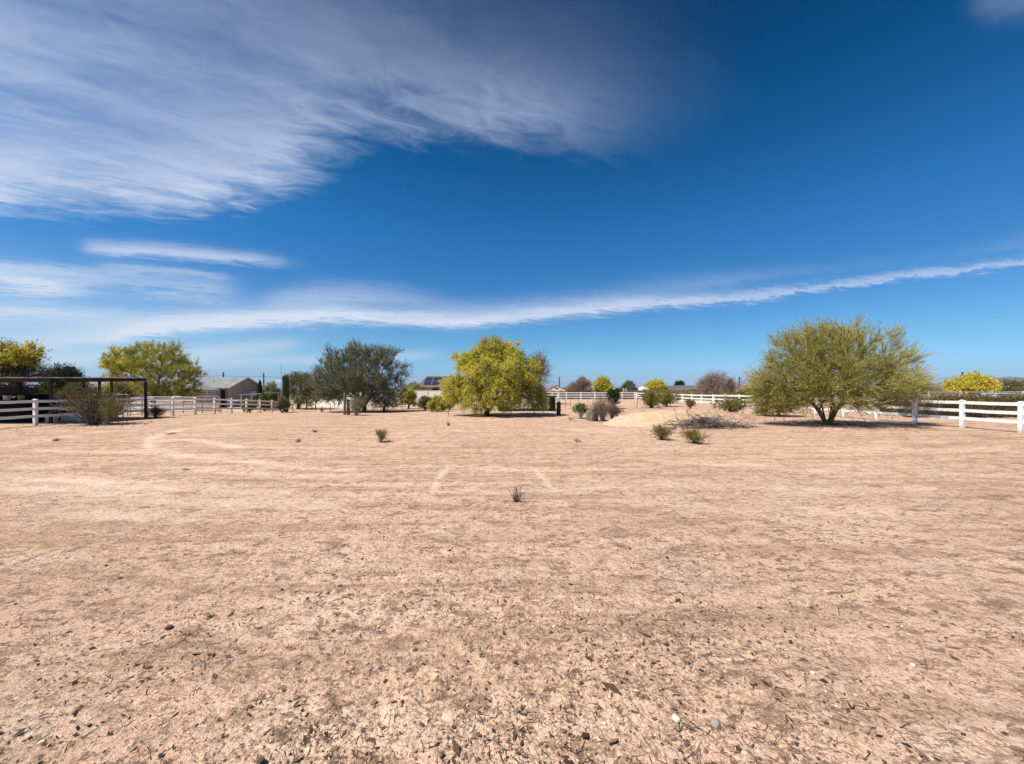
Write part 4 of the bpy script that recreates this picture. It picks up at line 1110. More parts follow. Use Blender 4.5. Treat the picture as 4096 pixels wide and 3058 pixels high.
# white domed camper by the yellow crown
c = np.array([30.2, 88., 0.])
t = thing('camper', 'small white domed camper parked before the yellow tree crown', 'camper', c)
mb = MB(); ys = [(0, -.95, .45), (0, -1, 1.15), (0, -.85, 1.75), (0, -.5, 2.15), (0, 0, 2.28), (0, .5, 2.15), (0, .85, 1.75), (0, 1, 1.15), (0, .95, .45)]
pr = [(a * .0 + 0, b, z) for a, b, z in ys]; nn = len(pr)
V = [c + [b * .85, -1.0, z] for _, b, z in pr] + [c + [b * .95, -.8, z] for _, b, z in pr] + [c + [b, 1.6, z] for _, b, z in pr]
f = [[r_ * nn + i, r_ * nn + i + 1, (r_ + 1) * nn + i + 1, (r_ + 1) * nn + i] for r_ in range(2) for i in range(nn - 1)]
mb.add(V, f); mb.add(V[:nn] + [c + [0, -1.0, .45]], [[i, nn, i + 1] for i in range(nn - 1)]); mb.build('body', M['whitetrim'], t)
mb = MB(); mb.box(c + [-.6, -1.02, 1.2], c + [.6, -1.004, 1.65]); mb.build('window', M['glass'], t)
for s_ in (-.8, .7):
    mb = MB(); p = c + [s_, -.5, .3]; mb.tubes(p, p + [.18, 0, 0], .3, .3, 16); mb.build('wheel', M['tyre'], t)
# white canopies behind the camper
for lab, x0, x1, y_, z in (('flat white shade canopy stretching left of the camper', 25.5, 30.8, 86., 1.25), ('long pale shade canopy in front of the ranch house', 33.6, 41.0, 85., 1.0)):
    t = thing('shade_canopy', lab, 'canopy', (x0, y_, 0), 'pale canopies beyond the fence')
    mb = MB(); mb.box((x0, y_, z), (x1, y_ + 2.5, z + .14)); mb.build('canopy', M['whitetrim'], t)
    for x in (x0 + .15, (x0 + x1) / 2, x1 - .15):
        mb = MB(); mb.poly([(x, y_ + .1, -.1), (x, y_ + .1, z)], .06, 8); mb.build('post', M['whitetrim'], t)

# grey rail wall along the far right
t = thing('timber_fence', 'weathered pale timber fence beyond the brown scrub', 'fence', (28, 36., 0))
a, b = np.array([30.5, 33.5, 0.]), np.array([56, 36., 0.]); d = (b - a) / np.linalg.norm(b - a)
for z, h_ in ((1.3, .16), (1.58, .12)):
    mb = MB(); mb.bar(a + [0, 0, z], b + [0, 0, z], .08, h_); mb.build('rail', M['palewood'], t)
mb = MB(); mb.bar(a + [0, 0, .72], b + [0, 0, .72], .05, .9); mb.build('panel', M['palewood'], t)
for k in range(9):
    q = a + (b - a) * k / 8 - np.array([0, .12, 0]); mb = MB(); mb.poly([q - [0, 0, .2], q + [0, 0, 1.68]], .09, 8); mb.build('post', M['palewood'], t)
box_thing('water_tank', 'low white tank standing before the timber fence at right', 'tank', (42.2, 33.3), 1.9, 1.0, 1.35, 'whitetrim', .05, None, 'whitetrim')

# ------------------------------------------------------------------ utility poles and wires
def upole(label, x, ytop, Y, r=.14, arms=(), m='pole'):
    p = on(x, Y); top = P(x, ytop, Y); t = thing('utility_pole', label, 'pole', p, 'utility poles on the skyline')
    mb = MB(); mb.poly([p - [0, 0, .3], (p + top) / 2, top], [r * 1.15, r, r * .85], 8); mb.build('pole', M[m], t)
    for dz_, w_ in arms:
        mb = MB(); mb.bar(top - [w_, .12, dz_], top + [w_, -.12, -dz_], .10, .13); ar = mb.build('crossarm', M[m], t)
        for s_ in (-.85, .85):
            mb = MB(); q = top + [w_ * s_, -.12, -dz_ + .07]; mb.poly([q, q + [0, 0, .16]], [.05, .04], 6); mb.build('insulator', M['charred'], ar)
    return top
T1 = upole('bare utility pole rising behind the grey metal roof', 893.5, 1490, 80)
T2 = upole('utility pole behind the gable, right of the grey house', 1055, 1493, 80)
T3 = upole('thin utility pole above the small pink house', 2238, 1508, 130, .18)
T4 = upole('utility pole with crossarms right of the bare pink tree', 2957.5, 1507, 120, .2, ((.6, .5), (2.0, 1.5), (2.4, 1.1)))
T5 = upole('utility pole behind the gold crown at the far right', 3850, 1489, 70, .13)
def wire(label, pts, r=.025):
    mb = MB()
    for a, b in zip(pts[:-1], pts[1:]):
        n = 14; sag = .012 * np.linalg.norm(b - a)
        mb.poly([a + (b - a) * k / n - np.array([0, 0, 4 * sag * (k / n) * (1 - k / n)]) for k in range(n + 1)], r, 4)
    whole(mb, 'power_line', M['charred'], label, 'wire', pts[0])
wire('thin power line sagging between the two poles by the grey house', [P(560, 1503, 80), P(893.5, 1504, 80), P(1055, 1507, 80), P(1240, 1510, 82)])
wire('faint power line passing above the small pink house', [P(2050, 1532, 130), P(2238, 1531, 130), P(2380, 1534, 130)], .03)
wire('power line dropping leftward from the pole at the far right', [P(3850, 1502, 70), P(3600, 1532, 66)], .03)
p = on(1124.5, 60)
t = thing('radio_antenna', 'tall thin radio antenna mast with a short cross bar', 'antenna', p)
top = P(1124.5, 1457, 60); mb = MB(); mb.poly([p, top - [0, 0, .5], top], [.045, .035, .015], 6); mb.build('mast', M['galv'], t)
q = P(1124.5, 1526, 60); mb = MB(); mb.poly([q - [.85, 0, -.08], q + [.3, 0, 0]], .03, 6); mb.poly([q - [.85, 0, -.14], q - [.85, 0, .0]], .02, 5); mb.build('crossbar', M['galv'], t)

# ------------------------------------------------------------------ distant hills
def hills(label, pts, Y, depth):
    nx = 160; xs = np.linspace(pts[0][0], pts[-1][0], nx); ys = np.interp(xs, [p_[0] for p_ in pts], [p_[1] for p_ in pts])
    rng = np.random.default_rng(int(Y)); V, nyy = [], 14
    for j in range(nyy):
        f_ = j / (nyy - 1); prof = math.sin(math.pi * f_) ** .8 if 0 < j < nyy - 1 else 0
        Yj = Y + (f_ - .5) * depth
        top = (H - ys) / F * Y * (.92 + .16 * vn(xs * .03, np.full(nx, j * .7), 3))
        V.append(np.stack([(xs - CX) / F * Y, np.full(nx, Yj), CAMZ * 0 + top * prof - 2], 1))
    V = np.concatenate(V); f = [[j * nx + i, j * nx + i + 1, (j + 1) * nx + i + 1, (j + 1) * nx + i] for j in range(nyy - 1) for i in range(nx - 1)]
    mb = MB(); mb.add(V, f); o = mb.build('hills', M['hill'], None, True); o['kind'] = 'structure'; o['label'] = label
hills('low bluish desert hills on the far right horizon', [(3640, 1550), (3700, 1538), (3735, 1531), (3790, 1528), (3840, 1527), (3900, 1519), (3950, 1513), (4010, 1511), (4060, 1508), (4120, 1507), (4300, 1514), (4600, 1530), (4800, 1550)], 2500, 800)

# ------------------------------------------------------------------ dirt mound
def mound(label, x, y, Y, rx, ry, h, seed, gm=False):
    c = on(x, Y); n = 90; u, v = np.meshgrid(np.linspace(-1, 1, n), np.linspace(-1, 1, n), indexing='ij')
    X, Yy = c[0] + u * rx, c[1] + v * ry; rr = np.hypot(u, v) + (vn(u * 3 + 5, v * 3, seed) - .5) * .22
    z = h * S((1.0 - rr) / .8) * (.9 + .25 * vn(u * 5, v * 5, seed + 1)) + (.12 * (vn(u * 9, v * 9, seed + 2) - .5) + .06 * (vn(u * 24, v * 24, seed + 3) - .5)) * S(1.15 - rr) - .03 * S((rr - .8) / .2) - .02
    V = np.stack([X, Yy, terr(X, Yy) + z], -1).reshape(-1, 3)
    f = [[i * n + j, (i + 1) * n + j, (i + 1) * n + j + 1, i * n + j + 1] for i in range(n - 1) for j in range(n - 1)]
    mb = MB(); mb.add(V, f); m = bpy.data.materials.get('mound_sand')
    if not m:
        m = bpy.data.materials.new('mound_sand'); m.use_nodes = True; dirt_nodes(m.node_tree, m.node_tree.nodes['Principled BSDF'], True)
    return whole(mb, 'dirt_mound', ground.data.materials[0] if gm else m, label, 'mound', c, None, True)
mound('pale sand mound with a sloping left face beside the dry grey bush', 2625, 1690, 20.9, 3.3, 2.7, .60, 21)
mound('low broad pinkish dirt rise behind the brush pile', 2780, 1655, 24.5, 4.8, 3.2, .50, 33, True)
# ------------------------------------------------------------------ big trees
Y = 18.9; b = on(3312, Y)
lobes = plobes([(3290, 1440, 130, 120), (3310, 1355, 80, 75), (3180, 1420, 95, 85), (3090, 1510, 85, 75), (3060, 1550, 60, 50), (3190, 1530, 120, 80),
                (3400, 1420, 90, 90), (3440, 1510, 105, 70), (3575, 1395, 34, 62, -.3), (3530, 1470, 80, 70), (3625, 1480, 55, 62), (3640, 1545, 50, 40), (3560, 1565, 90, 45),
                (3230, 1600, 110, 34), (3100, 1600, 80, 34), (3420, 1590, 100, 34), (3590, 1605, 75, 24), (3330, 1480, 130, 100), (3420, 1345, 50, 50), (3240, 1350, 55, 50), (3160, 1580, 120, 45), (3290, 1590, 120, 42, -.8), (3420, 1560, 120, 55, -.9), (3540, 1540, 110, 60, -.6), (3230, 1500, 120, 90, -.9), (3350, 1420, 100, 80, -1.0), (3455, 1465, 66, 56, -.6), (3585, 1350, 24, 34), (3140, 1625, 90, 22), (3260, 1630, 70, 20), (3480, 1622, 90, 24), (3590, 1618, 60, 18)], Y, 1.2)
lobes = [(c + (np.array([(3318 - CX) / F * Y, Y, 2.4]) - c) * np.array([.10, .045, .05]), r * np.array([.87, .9, .88])) for c, r in lobes]
tr = [(b + [-.12, 0, .12], 0), (b + [-.42, .05, .7], 1), (b + [-.8, .1, 1.2], 2), (b + [.08, 0, .15], 0), (b + [.17, 0, .8], 4), (b + [.12, -.12, 1.6], 5), (b + [.42, .05, .72], 4),
      (b + [.9, .1, 1.15], 7), (b + [-.05, .3, .9], 1), (b + [-1.3, .1, 1.75], 3), (b + [1.5, .1, 1.6], 8)]
tree('palo_verde_tree', 'wide spreading olive green tree with two dark leaning trunks before the white fence', 'tree', b, lobes, 41, n=620, leaf='olive', bark='greenbark', per=11, L0=.80,
     nleaf=12, ll=.12, lw=.017, r_base=.17, r_tip=.007, trunk=tr, bias=.35, seg=.42, up=.42, spread=.48, drift=.12, lang=.38, stem_w=.013, tclump=.45, dens=1.0, inner=.22)

Y = 24.7; b = on(3116, Y)
tree('palo_verde_tree', 'small rounded olive tree tucked at the left of the wide spreading tree', 'tree', b,
     plobes([(3095, 1600, 60, 42), (3130, 1590, 45, 45), (3050, 1615, 35, 30), (3150, 1625, 30, 28), (3080, 1640, 50, 18)], Y), 42, n=130, leaf='olivedark', per=9, L0=.45, nleaf=10, ll=.11, lw=.022,
     r_base=.09, trunk=[(b + [0, 0, .3], 0), (b + [-.1, 0, .6], 1)], up=.1)

Y = 27.0; b = on(1945, Y)
def bloom(pp):
    return np.clip(.42 + 1.7 * (vn(pp[:, 0] * 1.1 + pp[:, 1] * .8, pp[:, 2] * 1.1 + 3, 61) - .28), .04, 1) * np.clip(1.1 - (pp[:, 0] - b[0] - 1.6) / 2.2, .15, 1) * np.clip((pp[:, 2] - .1) / .8, .35, 1)
lobes = plobes([(1985, 1450, 105, 80), (1890, 1490, 85, 75), (2085, 1480, 85, 75), (1985, 1392, 62, 44), (2060, 1410, 55, 45), (1910, 1420, 55, 45), (1825, 1560, 62, 50), (1810, 1520, 38, 32),
                (1900, 1590, 85, 55, -.6), (1990, 1570, 90, 70, -.8), (2080, 1560, 80, 50), (2140, 1560, 52, 62), (2150, 1600, 45, 40), (1920, 1635, 42, 26, -.8), (1985, 1630, 42, 28, -.8),
                (2125, 1495, 40, 45), (1850, 1440, 40, 40), (1780, 1545, 30, 22), (2050, 1500, 100, 60, -1.0), (1950, 1500, 80, 70, -1.0)], Y, 1.1)
lobes = [(c + (np.array([(1968 - CX) / F * Y, Y, 2.2]) - c) * np.array([.07, .03, .04]), r * .95) for c, r in lobes]
tr = [(b + [.06, 0, .25], 0), (b + [.35, .05, .6], 1), (b + [.6, .1, 1.1], 2), (b + [.9, .2, 1.8], 3), (b + [-.1, 0, .6], 1), (b + [-.3, 0, 1.3], 5), (b + [.1, .3, 1.5], 5), (b + [1.3, .4, 1.6], 3), (b + [-.9, .2, 1.7], 6)]
tree('palo_verde_tree', 'large dome shaped tree covered in bright yellow blossom at the middle', 'tree', b, lobes, 43, n=480, leaf='lime', bark='bark', flower='yellow', per=13, L0=.55, nleaf=12,
     ll=.10, lw=.024, r_base=.20, trunk=tr, up=.1, droop=.5, spread=.8, fl=.068, fprob=.85, ffn=bloom, drift=.3, tclump=.4, dens=1.6)

Y = 38.; b = on(617, Y)
def bloom2(pp):
    left = np.clip((b[0] + .6 - pp[:, 0]) / 2.5, 0, 1)
    return np.clip(vn(pp[:, 0] * .7 + pp[:, 1] * .5, pp[:, 2] * .8 + 3, 62) * 2.2 - .75, 0, 1) * (.25 + .95 * left) * np.clip((pp[:, 2] - 1.0) / 2.2, 0, 1)
lobes = plobes([(590, 1450, 85, 60), (520, 1450, 65, 50), (480, 1480, 45, 40), (660, 1440, 70, 50), (720, 1480, 60, 50), (770, 1500, 36, 30), (600, 1405, 40, 24), (545, 1410, 30, 22), (680, 1405, 40, 22),
                (500, 1540, 60, 40), (620, 1530, 100, 50), (720, 1550, 60, 40), (480, 1580, 40, 26), (650, 1575, 60, 22), (750, 1575, 40, 22)], Y, 1.1)
tr = [(b + [0, 0, .5], 0), (b + [-.15, 0, 1.1], 1), (b + [-.8, 0, 1.9], 2), (b + [.3, 0, 1.6], 2), (b + [.9, .1, 2.4], 4), (b + [-.1, .2, 2.2], 2)]
tree('palo_verde_tree', 'round olive tree with yellow blossom on its left side beyond the carport', 'tree', b, lobes, 44, n=430, leaf='lime', bark='bark', flower='gold', per=10, L0=.65, nleaf=11, ll=.14, lw=.032,
     r_base=.22, trunk=tr, up=.35, fl=.11, fprob=.6, ffn=bloom2, stem_w=.016, spread=.6, drift=.2, lang=.55)

Y = 45.; b = on(1457, Y)
lobes = plobes([(1445, 1460, 90, 60), (1500, 1440, 70, 45), (1400, 1430, 60, 38), (1350, 1470, 62, 48), (1320, 1430, 34, 32), (1300, 1515, 42, 34), (1420, 1400, 34, 18), (1540, 1450, 55, 40), (1560, 1420, 30, 28),
                (1580, 1500, 52, 42), (1610, 1490, 26, 26), (1380, 1540, 90, 40), (1470, 1545, 80, 44), (1560, 1560, 60, 44), (1540, 1600, 50, 30), (1300, 1570, 40, 26), (1350, 1590, 40, 18), (1460, 1600, 30, 26), (1420, 1510, 110, 70, -1.6), (1360, 1550, 80, 50, -1.6), (1500, 1530, 80, 60, -1.4), (1268, 1540, 20, 26), (1450, 1580, 60, 26, -1.6), (1270, 1500, 16, 20)], Y, 1.0)
tr = [(b + [0, 0, .5], 0), (b + [-.3, 0, 1.2], 1), (b + [-1.1, 0, 2.1], 2), (b + [.2, 0, 1.0], 1), (b + [.8, .1, 1.9], 4), (b + [-.2, .2, 2.4], 2), (b + [-2.2, 0, 2.9], 3), (b + [1.9, .2, 2.8], 5)]
tree('mesquite_tree', 'big loose grey green mesquite tree with dark branches in front of the white wall', 'tree', b, lobes, 45, n=640, leaf='mesquite', bark='bark', per=9, L0=.95, nleaf=10, ll=.15, lw=.05,
     r_base=.26, r_tip=.014, trunk=tr, up=.35, spread=.6, stem_w=.02, bias=.3, drift=.2, dens=.95, inner=.14)
Y = 44.; b = on(1536, Y)
tree('mesquite_tree', 'smaller dark mesquite with drooping twigs under the right side of the big one', 'tree', b,
     plobes([(1540, 1590, 45, 34), (1580, 1600, 40, 32), (1510, 1605, 30, 26), (1600, 1560, 26, 24), (1545, 1625, 50, 14)], Y), 46, n=120, leaf='mesquite', bark='darktwig', stem='paletwig', per=5, L0=.6, nleaf=7, ll=.12, lw=.045,
     r_base=.14, r_tip=.016, trunk=[(b + [0, 0, .6], 0)], stem_w=.024)

Y = 51.; b = on(1191, 51)
tree('palo_verde_tree', 'bushy green tree standing right beside the tall cactus', 'tree', b,
     plobes([(1185, 1550, 36, 40), (1225, 1545, 40, 42), (1200, 1520, 34, 24), (1245, 1565, 26, 36), (1175, 1585, 26, 30), (1225, 1595, 40, 26)], Y), 47, n=170, leaf='sage', bark='bark', per=9, L0=.7, nleaf=9, ll=.17, lw=.05,
     r_base=.2, trunk=[(b + [.1, 0, .5], 0), (b + [.5, 0, 1.0], 1)], up=.35, stem_w=.02)

# trees at the left edge
Y = 32.; b = on(-60, Y); b[2] = 0
def bloom3(pp): return np.clip(vn(pp[:, 0] * .8, pp[:, 2] * .9 + 1, 63) * 2.4 - .6, 0, 1)
tree('palo_verde_tree', 'yellow blossoming tree cut by the edge above the carport roof', 'tree', b,
     plobes([(-40, 1450, 110, 60), (60, 1430, 66, 34), (110, 1410, 40, 26), (20, 1470, 60, 36), (-100, 1500, 100, 60), (30, 1400, 30, 22), (90, 1450, 40, 24)], Y, 1.0), 48, n=260, leaf='olivedark', bark='bark', flower='gold', per=9, L0=.6,
     nleaf=11, ll=.12, lw=.03, r_base=.25, trunk=[(b + [0, 0, .9], 0), (b + [.8, 0, 1.8], 1)], fl=.12, fprob=.8, ffn=bloom3, stem_w=.016)
b2 = on(60, 33.); tree('bare_tree', 'dark mostly leafless tree with fine twigs behind the carport roof', 'tree', b2,
     plobes([(90, 1490, 60, 34), (150, 1495, 44, 24), (40, 1500, 60, 30), (120, 1465, 40, 26)], 33.), 49, n=170, leaf='dryd', bark='darktwig', per=8, L0=.65, nleaf=3, ll=.16, lw=.018, r_base=.18, r_tip=.013,
     trunk=[(b2 + [.3, 0, 1.0], 0), (b2 + [.6, 0, 1.7], 1)], stem_w=.017, up=.15)
def easy(name, label, cat, cx, top, wpx, Y, base_y=None, seed=1, n=110, leaf='green', low=.35, bark='bark', stem=None, flower=None, fprob=.6, ffn=None, per=8, nleaf=9, ll=None, lw=None, tall=1, xb=None, up=.25, drift=.35, stem_w=None, L0=None):
    m = Y / F; b = on(xb if xb is not None else cx, Y); zt = P(cx, top, Y)[2]; h = (zt - b[2]) * .95; zt = b[2] + h; wd = wpx * m * .80; rng = np.random.default_rng(seed + 900)
    lobes = []; X = (cx - CX) * m
    for k in range(9):
        a = rng.random() * 6.283; e = .52 * rng.random() ** .5
        zc = b[2] + h * (low + (1 - low) * (.30 + .46 * rng.random() * (1 - e * .7)))
        rz = min(h * .22, (zt - zc) * .9); lobes.append((np.array([X + math.cos(a) * wd / 2 * e * 1.25, Y + math.sin(a) * wd / 2 * e, zc]), np.array([wd * .21, wd * .21, max(rz, .15)])))
    lobes.append((np.array([X, Y, b[2] + h * (low + (1 - low) * .72)]), np.array([wd * .2, wd * .2, h * (1 - low) * .25])))
    s = max(.6, min(2.2, Y / 40))
    return tree(name, label, cat, b, lobes, seed, n=n, leaf=leaf, bark=bark, stem=stem, flower=flower, per=per, L0=L0 or .11 * (wd + h), nleaf=nleaf, ll=ll or .13 * s, lw=lw or .05 * s,
                r_base=.03 * h + .03, r_tip=.012 * s, trunk=[(b + [0, 0, h * low * .5], 0), (b + [rng.normal() * .03 * h, 0, h * low], 1)], seg=.12 * h + .1, up=up, fl=.14 * s, fprob=fprob, ffn=ffn, stem_w=stem_w or .018 * s, drift=drift)
easy('shade_tree', 'dark feathery tree top showing just above the carport roof', 'tree', 262, 1478, 170, 46., seed=51, leaf='dkgreen', n=130, low=.45, ll=.2, lw=.07)
easy('shade_tree', 'bright green bush framed between carport columns', 'tree', 178, 1527, 110, 40., seed=52, leaf='green', n=110, low=.12)
easy('shade_tree', 'dark green tree mass in the gloom under the carport roof', 'tree', 50, 1530, 260, 37., seed=53, leaf='dkgreen', n=160, low=.15)
easy('shade_tree', 'green shrub behind the carport between its middle columns', 'tree', 320, 1530, 130, 42., seed=54, leaf='green', n=110, low=.15)
easy('shade_tree', 'olive shrub under the corner of the carport roof', 'tree', 480, 1535, 120, 31., seed=55, leaf='olivedark', n=110, low=.15)

# around the tan house
easy('pale_shrub', 'pale straw coloured bush between the tan house and the cactus', 'bush', 1088, 1527, 66, 62., seed=56, leaf='palebush', n=90, low=.15, stem='paletwig')
easy('green_shrub', 'bright green bush at the end of the shade pen', 'bush', 1058, 1578, 62, 47., seed=57, leaf='green', n=90, low=.05)
easy('green_shrub', 'dark distant shrub peeping out between pale bush and cactus', 'bush', 1118, 1566, 40, 66., seed=58, leaf='dkgreen', n=60, low=.1)
p = on(1040, 58); t = thing('cypress_tree', 'narrow dark cypress at the corner of the tan house', 'tree', p)
rng = np.random.default_rng(6); mb = MB(); n = 2600; zz_ = rng.random(n); h = P(1040, 1524, 58)[2] - p[2]; rr = .42 * (1 - zz_) ** .7 * rng.random(n) ** .3; a = rng.random(n) * 6.28
pp = p + np.stack([np.cos(a) * rr, np.sin(a) * rr, .2 + zz_ * (h - .35)], 1); mb.leaves(pp, np.stack([np.cos(a) * .4, np.sin(a) * .4, np.ones(n)], 1), .3, .09, rng, rng.random(n)); mb.build('crown', L['dkgreen'], t)
mb = MB(); mb.poly([p - [0, 0, .1], p + [0, 0, h * .8]], [.09, .03], 6); mb.build('trunk', M['bark'], t)
easy('small_shrub', 'loose olive bush growing against the weathered fence rails', 'bush', 1000, 1600, 56, 41., seed=59, leaf='creosote', n=80, low=.05, bark='darktwig')
easy('small_shrub', 'dull green bush at the foot of the cactus', 'bush', 1128, 1592, 50, 43., seed=60, leaf='sage', n=90, low=.05)

# behind / beside the blooming tree
easy('yellow_shrub', 'rounded yellow green shrub in front of the beige wall', 'bush', 1634, 1549, 76, 52., seed=61, leaf='lime', flower='gold', fprob=.3, n=110, low=.12)
easy('pale_shrub', 'pale yellowish tree behind the beige wall left of the solar roof', 'tree', 1652, 1528, 62, 72., seed=62, leaf='palebush', n=90, low=.3)
Y = 33.
easy('grey_shrub', 'grey green shrub at the left of the yellow shrub pair by the blooming tree', 'bush', 1702, 1582, 70, 38., seed=63, leaf='sage', n=110, low=.04)
easy('yellow_shrub', 'bright yellow shrub touching the left skirt of the blooming tree', 'bush', 1748, 1586, 84, 33., seed=64, leaf='lime', flower='yellow', fprob=.10, n=150, low=.03)
easy('green_shrub', 'loose olive shrub just below the solar house window', 'bush', 1800, 1575, 70, 36., seed=65, leaf='lime', n=130, low=.08)
easy('bare_tree', 'purplish bare tree rising behind the right of the blooming tree', 'tree', 2156, 1408, 130, 46., seed=66, leaf='pink', n=150, low=.4, bark='darktwig', stem='darktwig', per=7, nleaf=6, ll=.13, lw=.03)
# clipped dark hedge
p = on(2188, 33.); t = thing('hedge', 'dark dense hedge with a squared right end beside the blooming tree', 'hedge', p)
rng = np.random.default_rng(15); n = 9000; hx = np.array([2.3, 1.0, 1.18]); q = rng.uniform(-1, 1, (n, 3)); ax = rng.integers(0, 3, n); sgn = np.sign(q[np.arange(n), ax]); q[np.arange(n), ax] = sgn * rng.uniform(.86, 1.02, n)
q[:, 2] = (q[:, 2] + 1) / 2; q[:, 2] *= 1 + .12 * (vn(q[:, 0] * 4, q[:, 1] * 3, 5) - .5)
pp = p + [-1.75, 0, 0] + q * np.array([2.35, 1.0, 1.2]); mb = MB(); mb.leaves(pp, rng.normal(size=(n, 3)) + [0, 0, .3], .12, .06, rng, rng.random(n)); mb.build('foliage', L['dkgreen'], t)
mb = MB()
for k in range(26):
    s_ = p + [rng.uniform(-4, .5), rng.uniform(-.8, .8), -.05]; mb.poly([s_, s_ + [rng.normal() * .1, 0, .6], s_ + [rng.normal() * .2, 0, 1.05]], [.025, .02, .01], 5)
mb.build('stem', M['darktwig'], t)

# beyond the back fence
easy('bare_tree', 'dusty pink bare tree behind the back fence right of the pink house', 'tree', 2328, 1517, 122, 80., seed=67, leaf='pink', n=150, low=.2, bark='paletwig', stem='paletwig', per=7, nleaf=7, ll=.2, lw=.05)
easy('bare_tree', 'smaller pinkish bare bush close to the pink house gable', 'tree', 2292, 1532, 60, 84., seed=68, leaf='pink', n=110, low=.15, bark='paletwig', stem='paletwig', per=7, nleaf=7, ll=.2, lw=.05)
easy('shade_tree', 'dark green tree tip poking up behind the dusty pink tree', 'tree', 2332, 1513, 22, 110., seed=69, leaf='dkgreen', n=50, low=.6)
easy('palo_verde_tree', 'round yellow tree behind the back fence beside the pink bare tree', 'tree', 2413, 1513, 100, 78., seed=70, leaf='lime', flower='yellow', fprob=.6, n=170, low=.1)
easy('shade_tree', 'grey green round tree on the skyline beyond the white poles', 'tree', 2515, 1527, 66, 130., seed=71, leaf='mesquite', n=120, low=.2)
p = on(2530, 140.); t = thing('hedge', 'long low teal dark hedge on the skyline behind the white poles', 'hedge', p)
rng = np.random.default_rng(16); n = 5000; q = np.stack([rng.uniform(-6.5, 7.5, n), rng.normal(size=n) * .6, rng.random(n) ** .6 * 1.75 * (.85 + .15 * np.sin(np.arange(n)))], 1); mb = MB()
mb.leaves(p + q, rng.normal(size=(n, 3)), .5, .25, rng, rng.random(n)); mb.build('foliage', L['dkgreen'], t)
easy('palo_verde_tree', 'wide pale yellow tree behind the camper dome', 'tree', 2622, 1523, 110, 96., seed=72, leaf='lime', flower='gold', fprob=.5, n=180, low=.15)
easy('shade_tree', 'dark rounded tree top behind the grey roof ridge', 'tree', 2718, 1530, 56, 120., seed=73, leaf='dkgreen', n=90, low=.5)
easy('bare_tree', 'big brown pink bare tree right of the grey roofed house', 'tree', 2868, 1488, 190, 62., seed=74, leaf='pink', n=260, low=.12, bark='paletwig', stem='paletwig', per=7, nleaf=7, ll=.17, lw=.042)
easy('bare_tree', 'lower brown bare bush merging with the big brown tree', 'tree', 2920, 1515, 70, 58., seed=75, leaf='pink', n=120, low=.08, bark='darktwig', stem='darktwig', per=7, nleaf=7, ll=.17, lw=.045)
easy('olive_shrub', 'olive thicket behind the fence left of the wide spreading tree', 'bush', 3000, 1556, 120, 46., seed=76, leaf='olivedark', n=130, low=.05)
easy('bare_tree', 'grey brown twiggy tree behind the right side of the wide spreading tree', 'tree', 3668, 1518, 130, 42., seed=77, leaf='dry', n=200, low=.1, bark='darktwig', stem='darktwig', per=7, nleaf=5, ll=.14, lw=.03)
easy('palo_verde_tree', 'golden dome shaped tree behind the timber fence at right', 'tree', 3890, 1504, 170, 56., seed=78, leaf='lime', flower='gold', fprob=.85, n=260, low=.12)
easy('olive_shrub', 'muted green tree right of the golden dome', 'tree', 4030, 1523, 130, 60., seed=79, leaf='sage', n=170, low=.1)
easy('olive_shrub', 'muted green tree cut by the frame edge beyond the timber fence', 'tree', 4120, 1521, 110, 62., seed=80, leaf='sage', n=140, low=.1)
easy('olive_shrub', 'tiny grey shrub before the hills left of the golden dome', 'bush', 3808, 1543, 30, 60., seed=81, leaf='sage', n=60, low=.1)

# brown scrub band behind the fence
def scrub(label, pts, Y0, Y1, h, n, seed, leaf, name='scrub', hw=.35):
    rng = np.random.default_rng(seed); cs = []
    mb = MB(); k = 0
    for i in range(n):
        x = rng.uniform(pts[0], pts[1]); Yk = rng.uniform(Y0, Y1); c = on(x, Yk); hh = h * rng.uniform(.6, 1.15); r_ = hh * rng.uniform(.6, 1.0)
        m = 240; d = rng.normal(size=(m, 3)); d[:, 2] = np.abs(d[:, 2]); d /= np.linalg.norm(d, axis=1, keepdims=True); e = rng.random(m)[:, None] ** .45
        p_ = c + d * e * np.array([r_, r_, hh]) ; cl = rng.random()
        mb.leaves(p_, d + rng.normal(size=(m, 3)) * .6 + [0, 0, .4], .10 + .004 * Yk, .030 + .0007 * Yk, rng, np.clip(cl * .6 + rng.random(m) * .4, 0, 1), 0)
        d2 = d[:18]; mb.tubes(np.repeat(c[None], 18, 0) + rng.normal(size=(18, 3)) * .06, c + d2 * np.array([r_, r_, hh]) * .9, .016, .006, 3, mi=1)
    o = mb.build(name, [L[leaf], M['darktwig']], None, False); o['kind'] = 'stuff'; o['label'] = label; return o
scrub('tangled dark brown scrub covering the land behind the white fence at right', (3560, 4250), 25, 33, 1.2, 130, 91, 'brownbush', 'scrub_thicket')
scrub('olive green scrub mixed into the brown thicket at right', (3600, 4250), 27, 33, 1.25, 50, 92, 'creosote', 'olive_scrub_growth_thicket')
scrub('low dark dead brush lying along the foot of the thicket', (3640, 4250), 23.5, 25.5, .45, 90, 93, 'dryd', 'dead_brush_undergrowth')
scrub('olive brown scrub band behind the fence in the middle distance', (2560, 3150), 64, 76, 1.5, 110, 94, 'creosote', 'olive_scrub_thicket')
scrub('dark low scrub along the far side of the back fence', (2180, 2700), 68, 82, 1.35, 130, 95, 'brownleaf', 'low_scrub_undergrowth')
scrub('olive undergrowth between the fence and the wide spreading tree', (2880, 3300), 40, 60, 1.5, 60, 96, 'creosote', 'roadside_scrub_thicket')

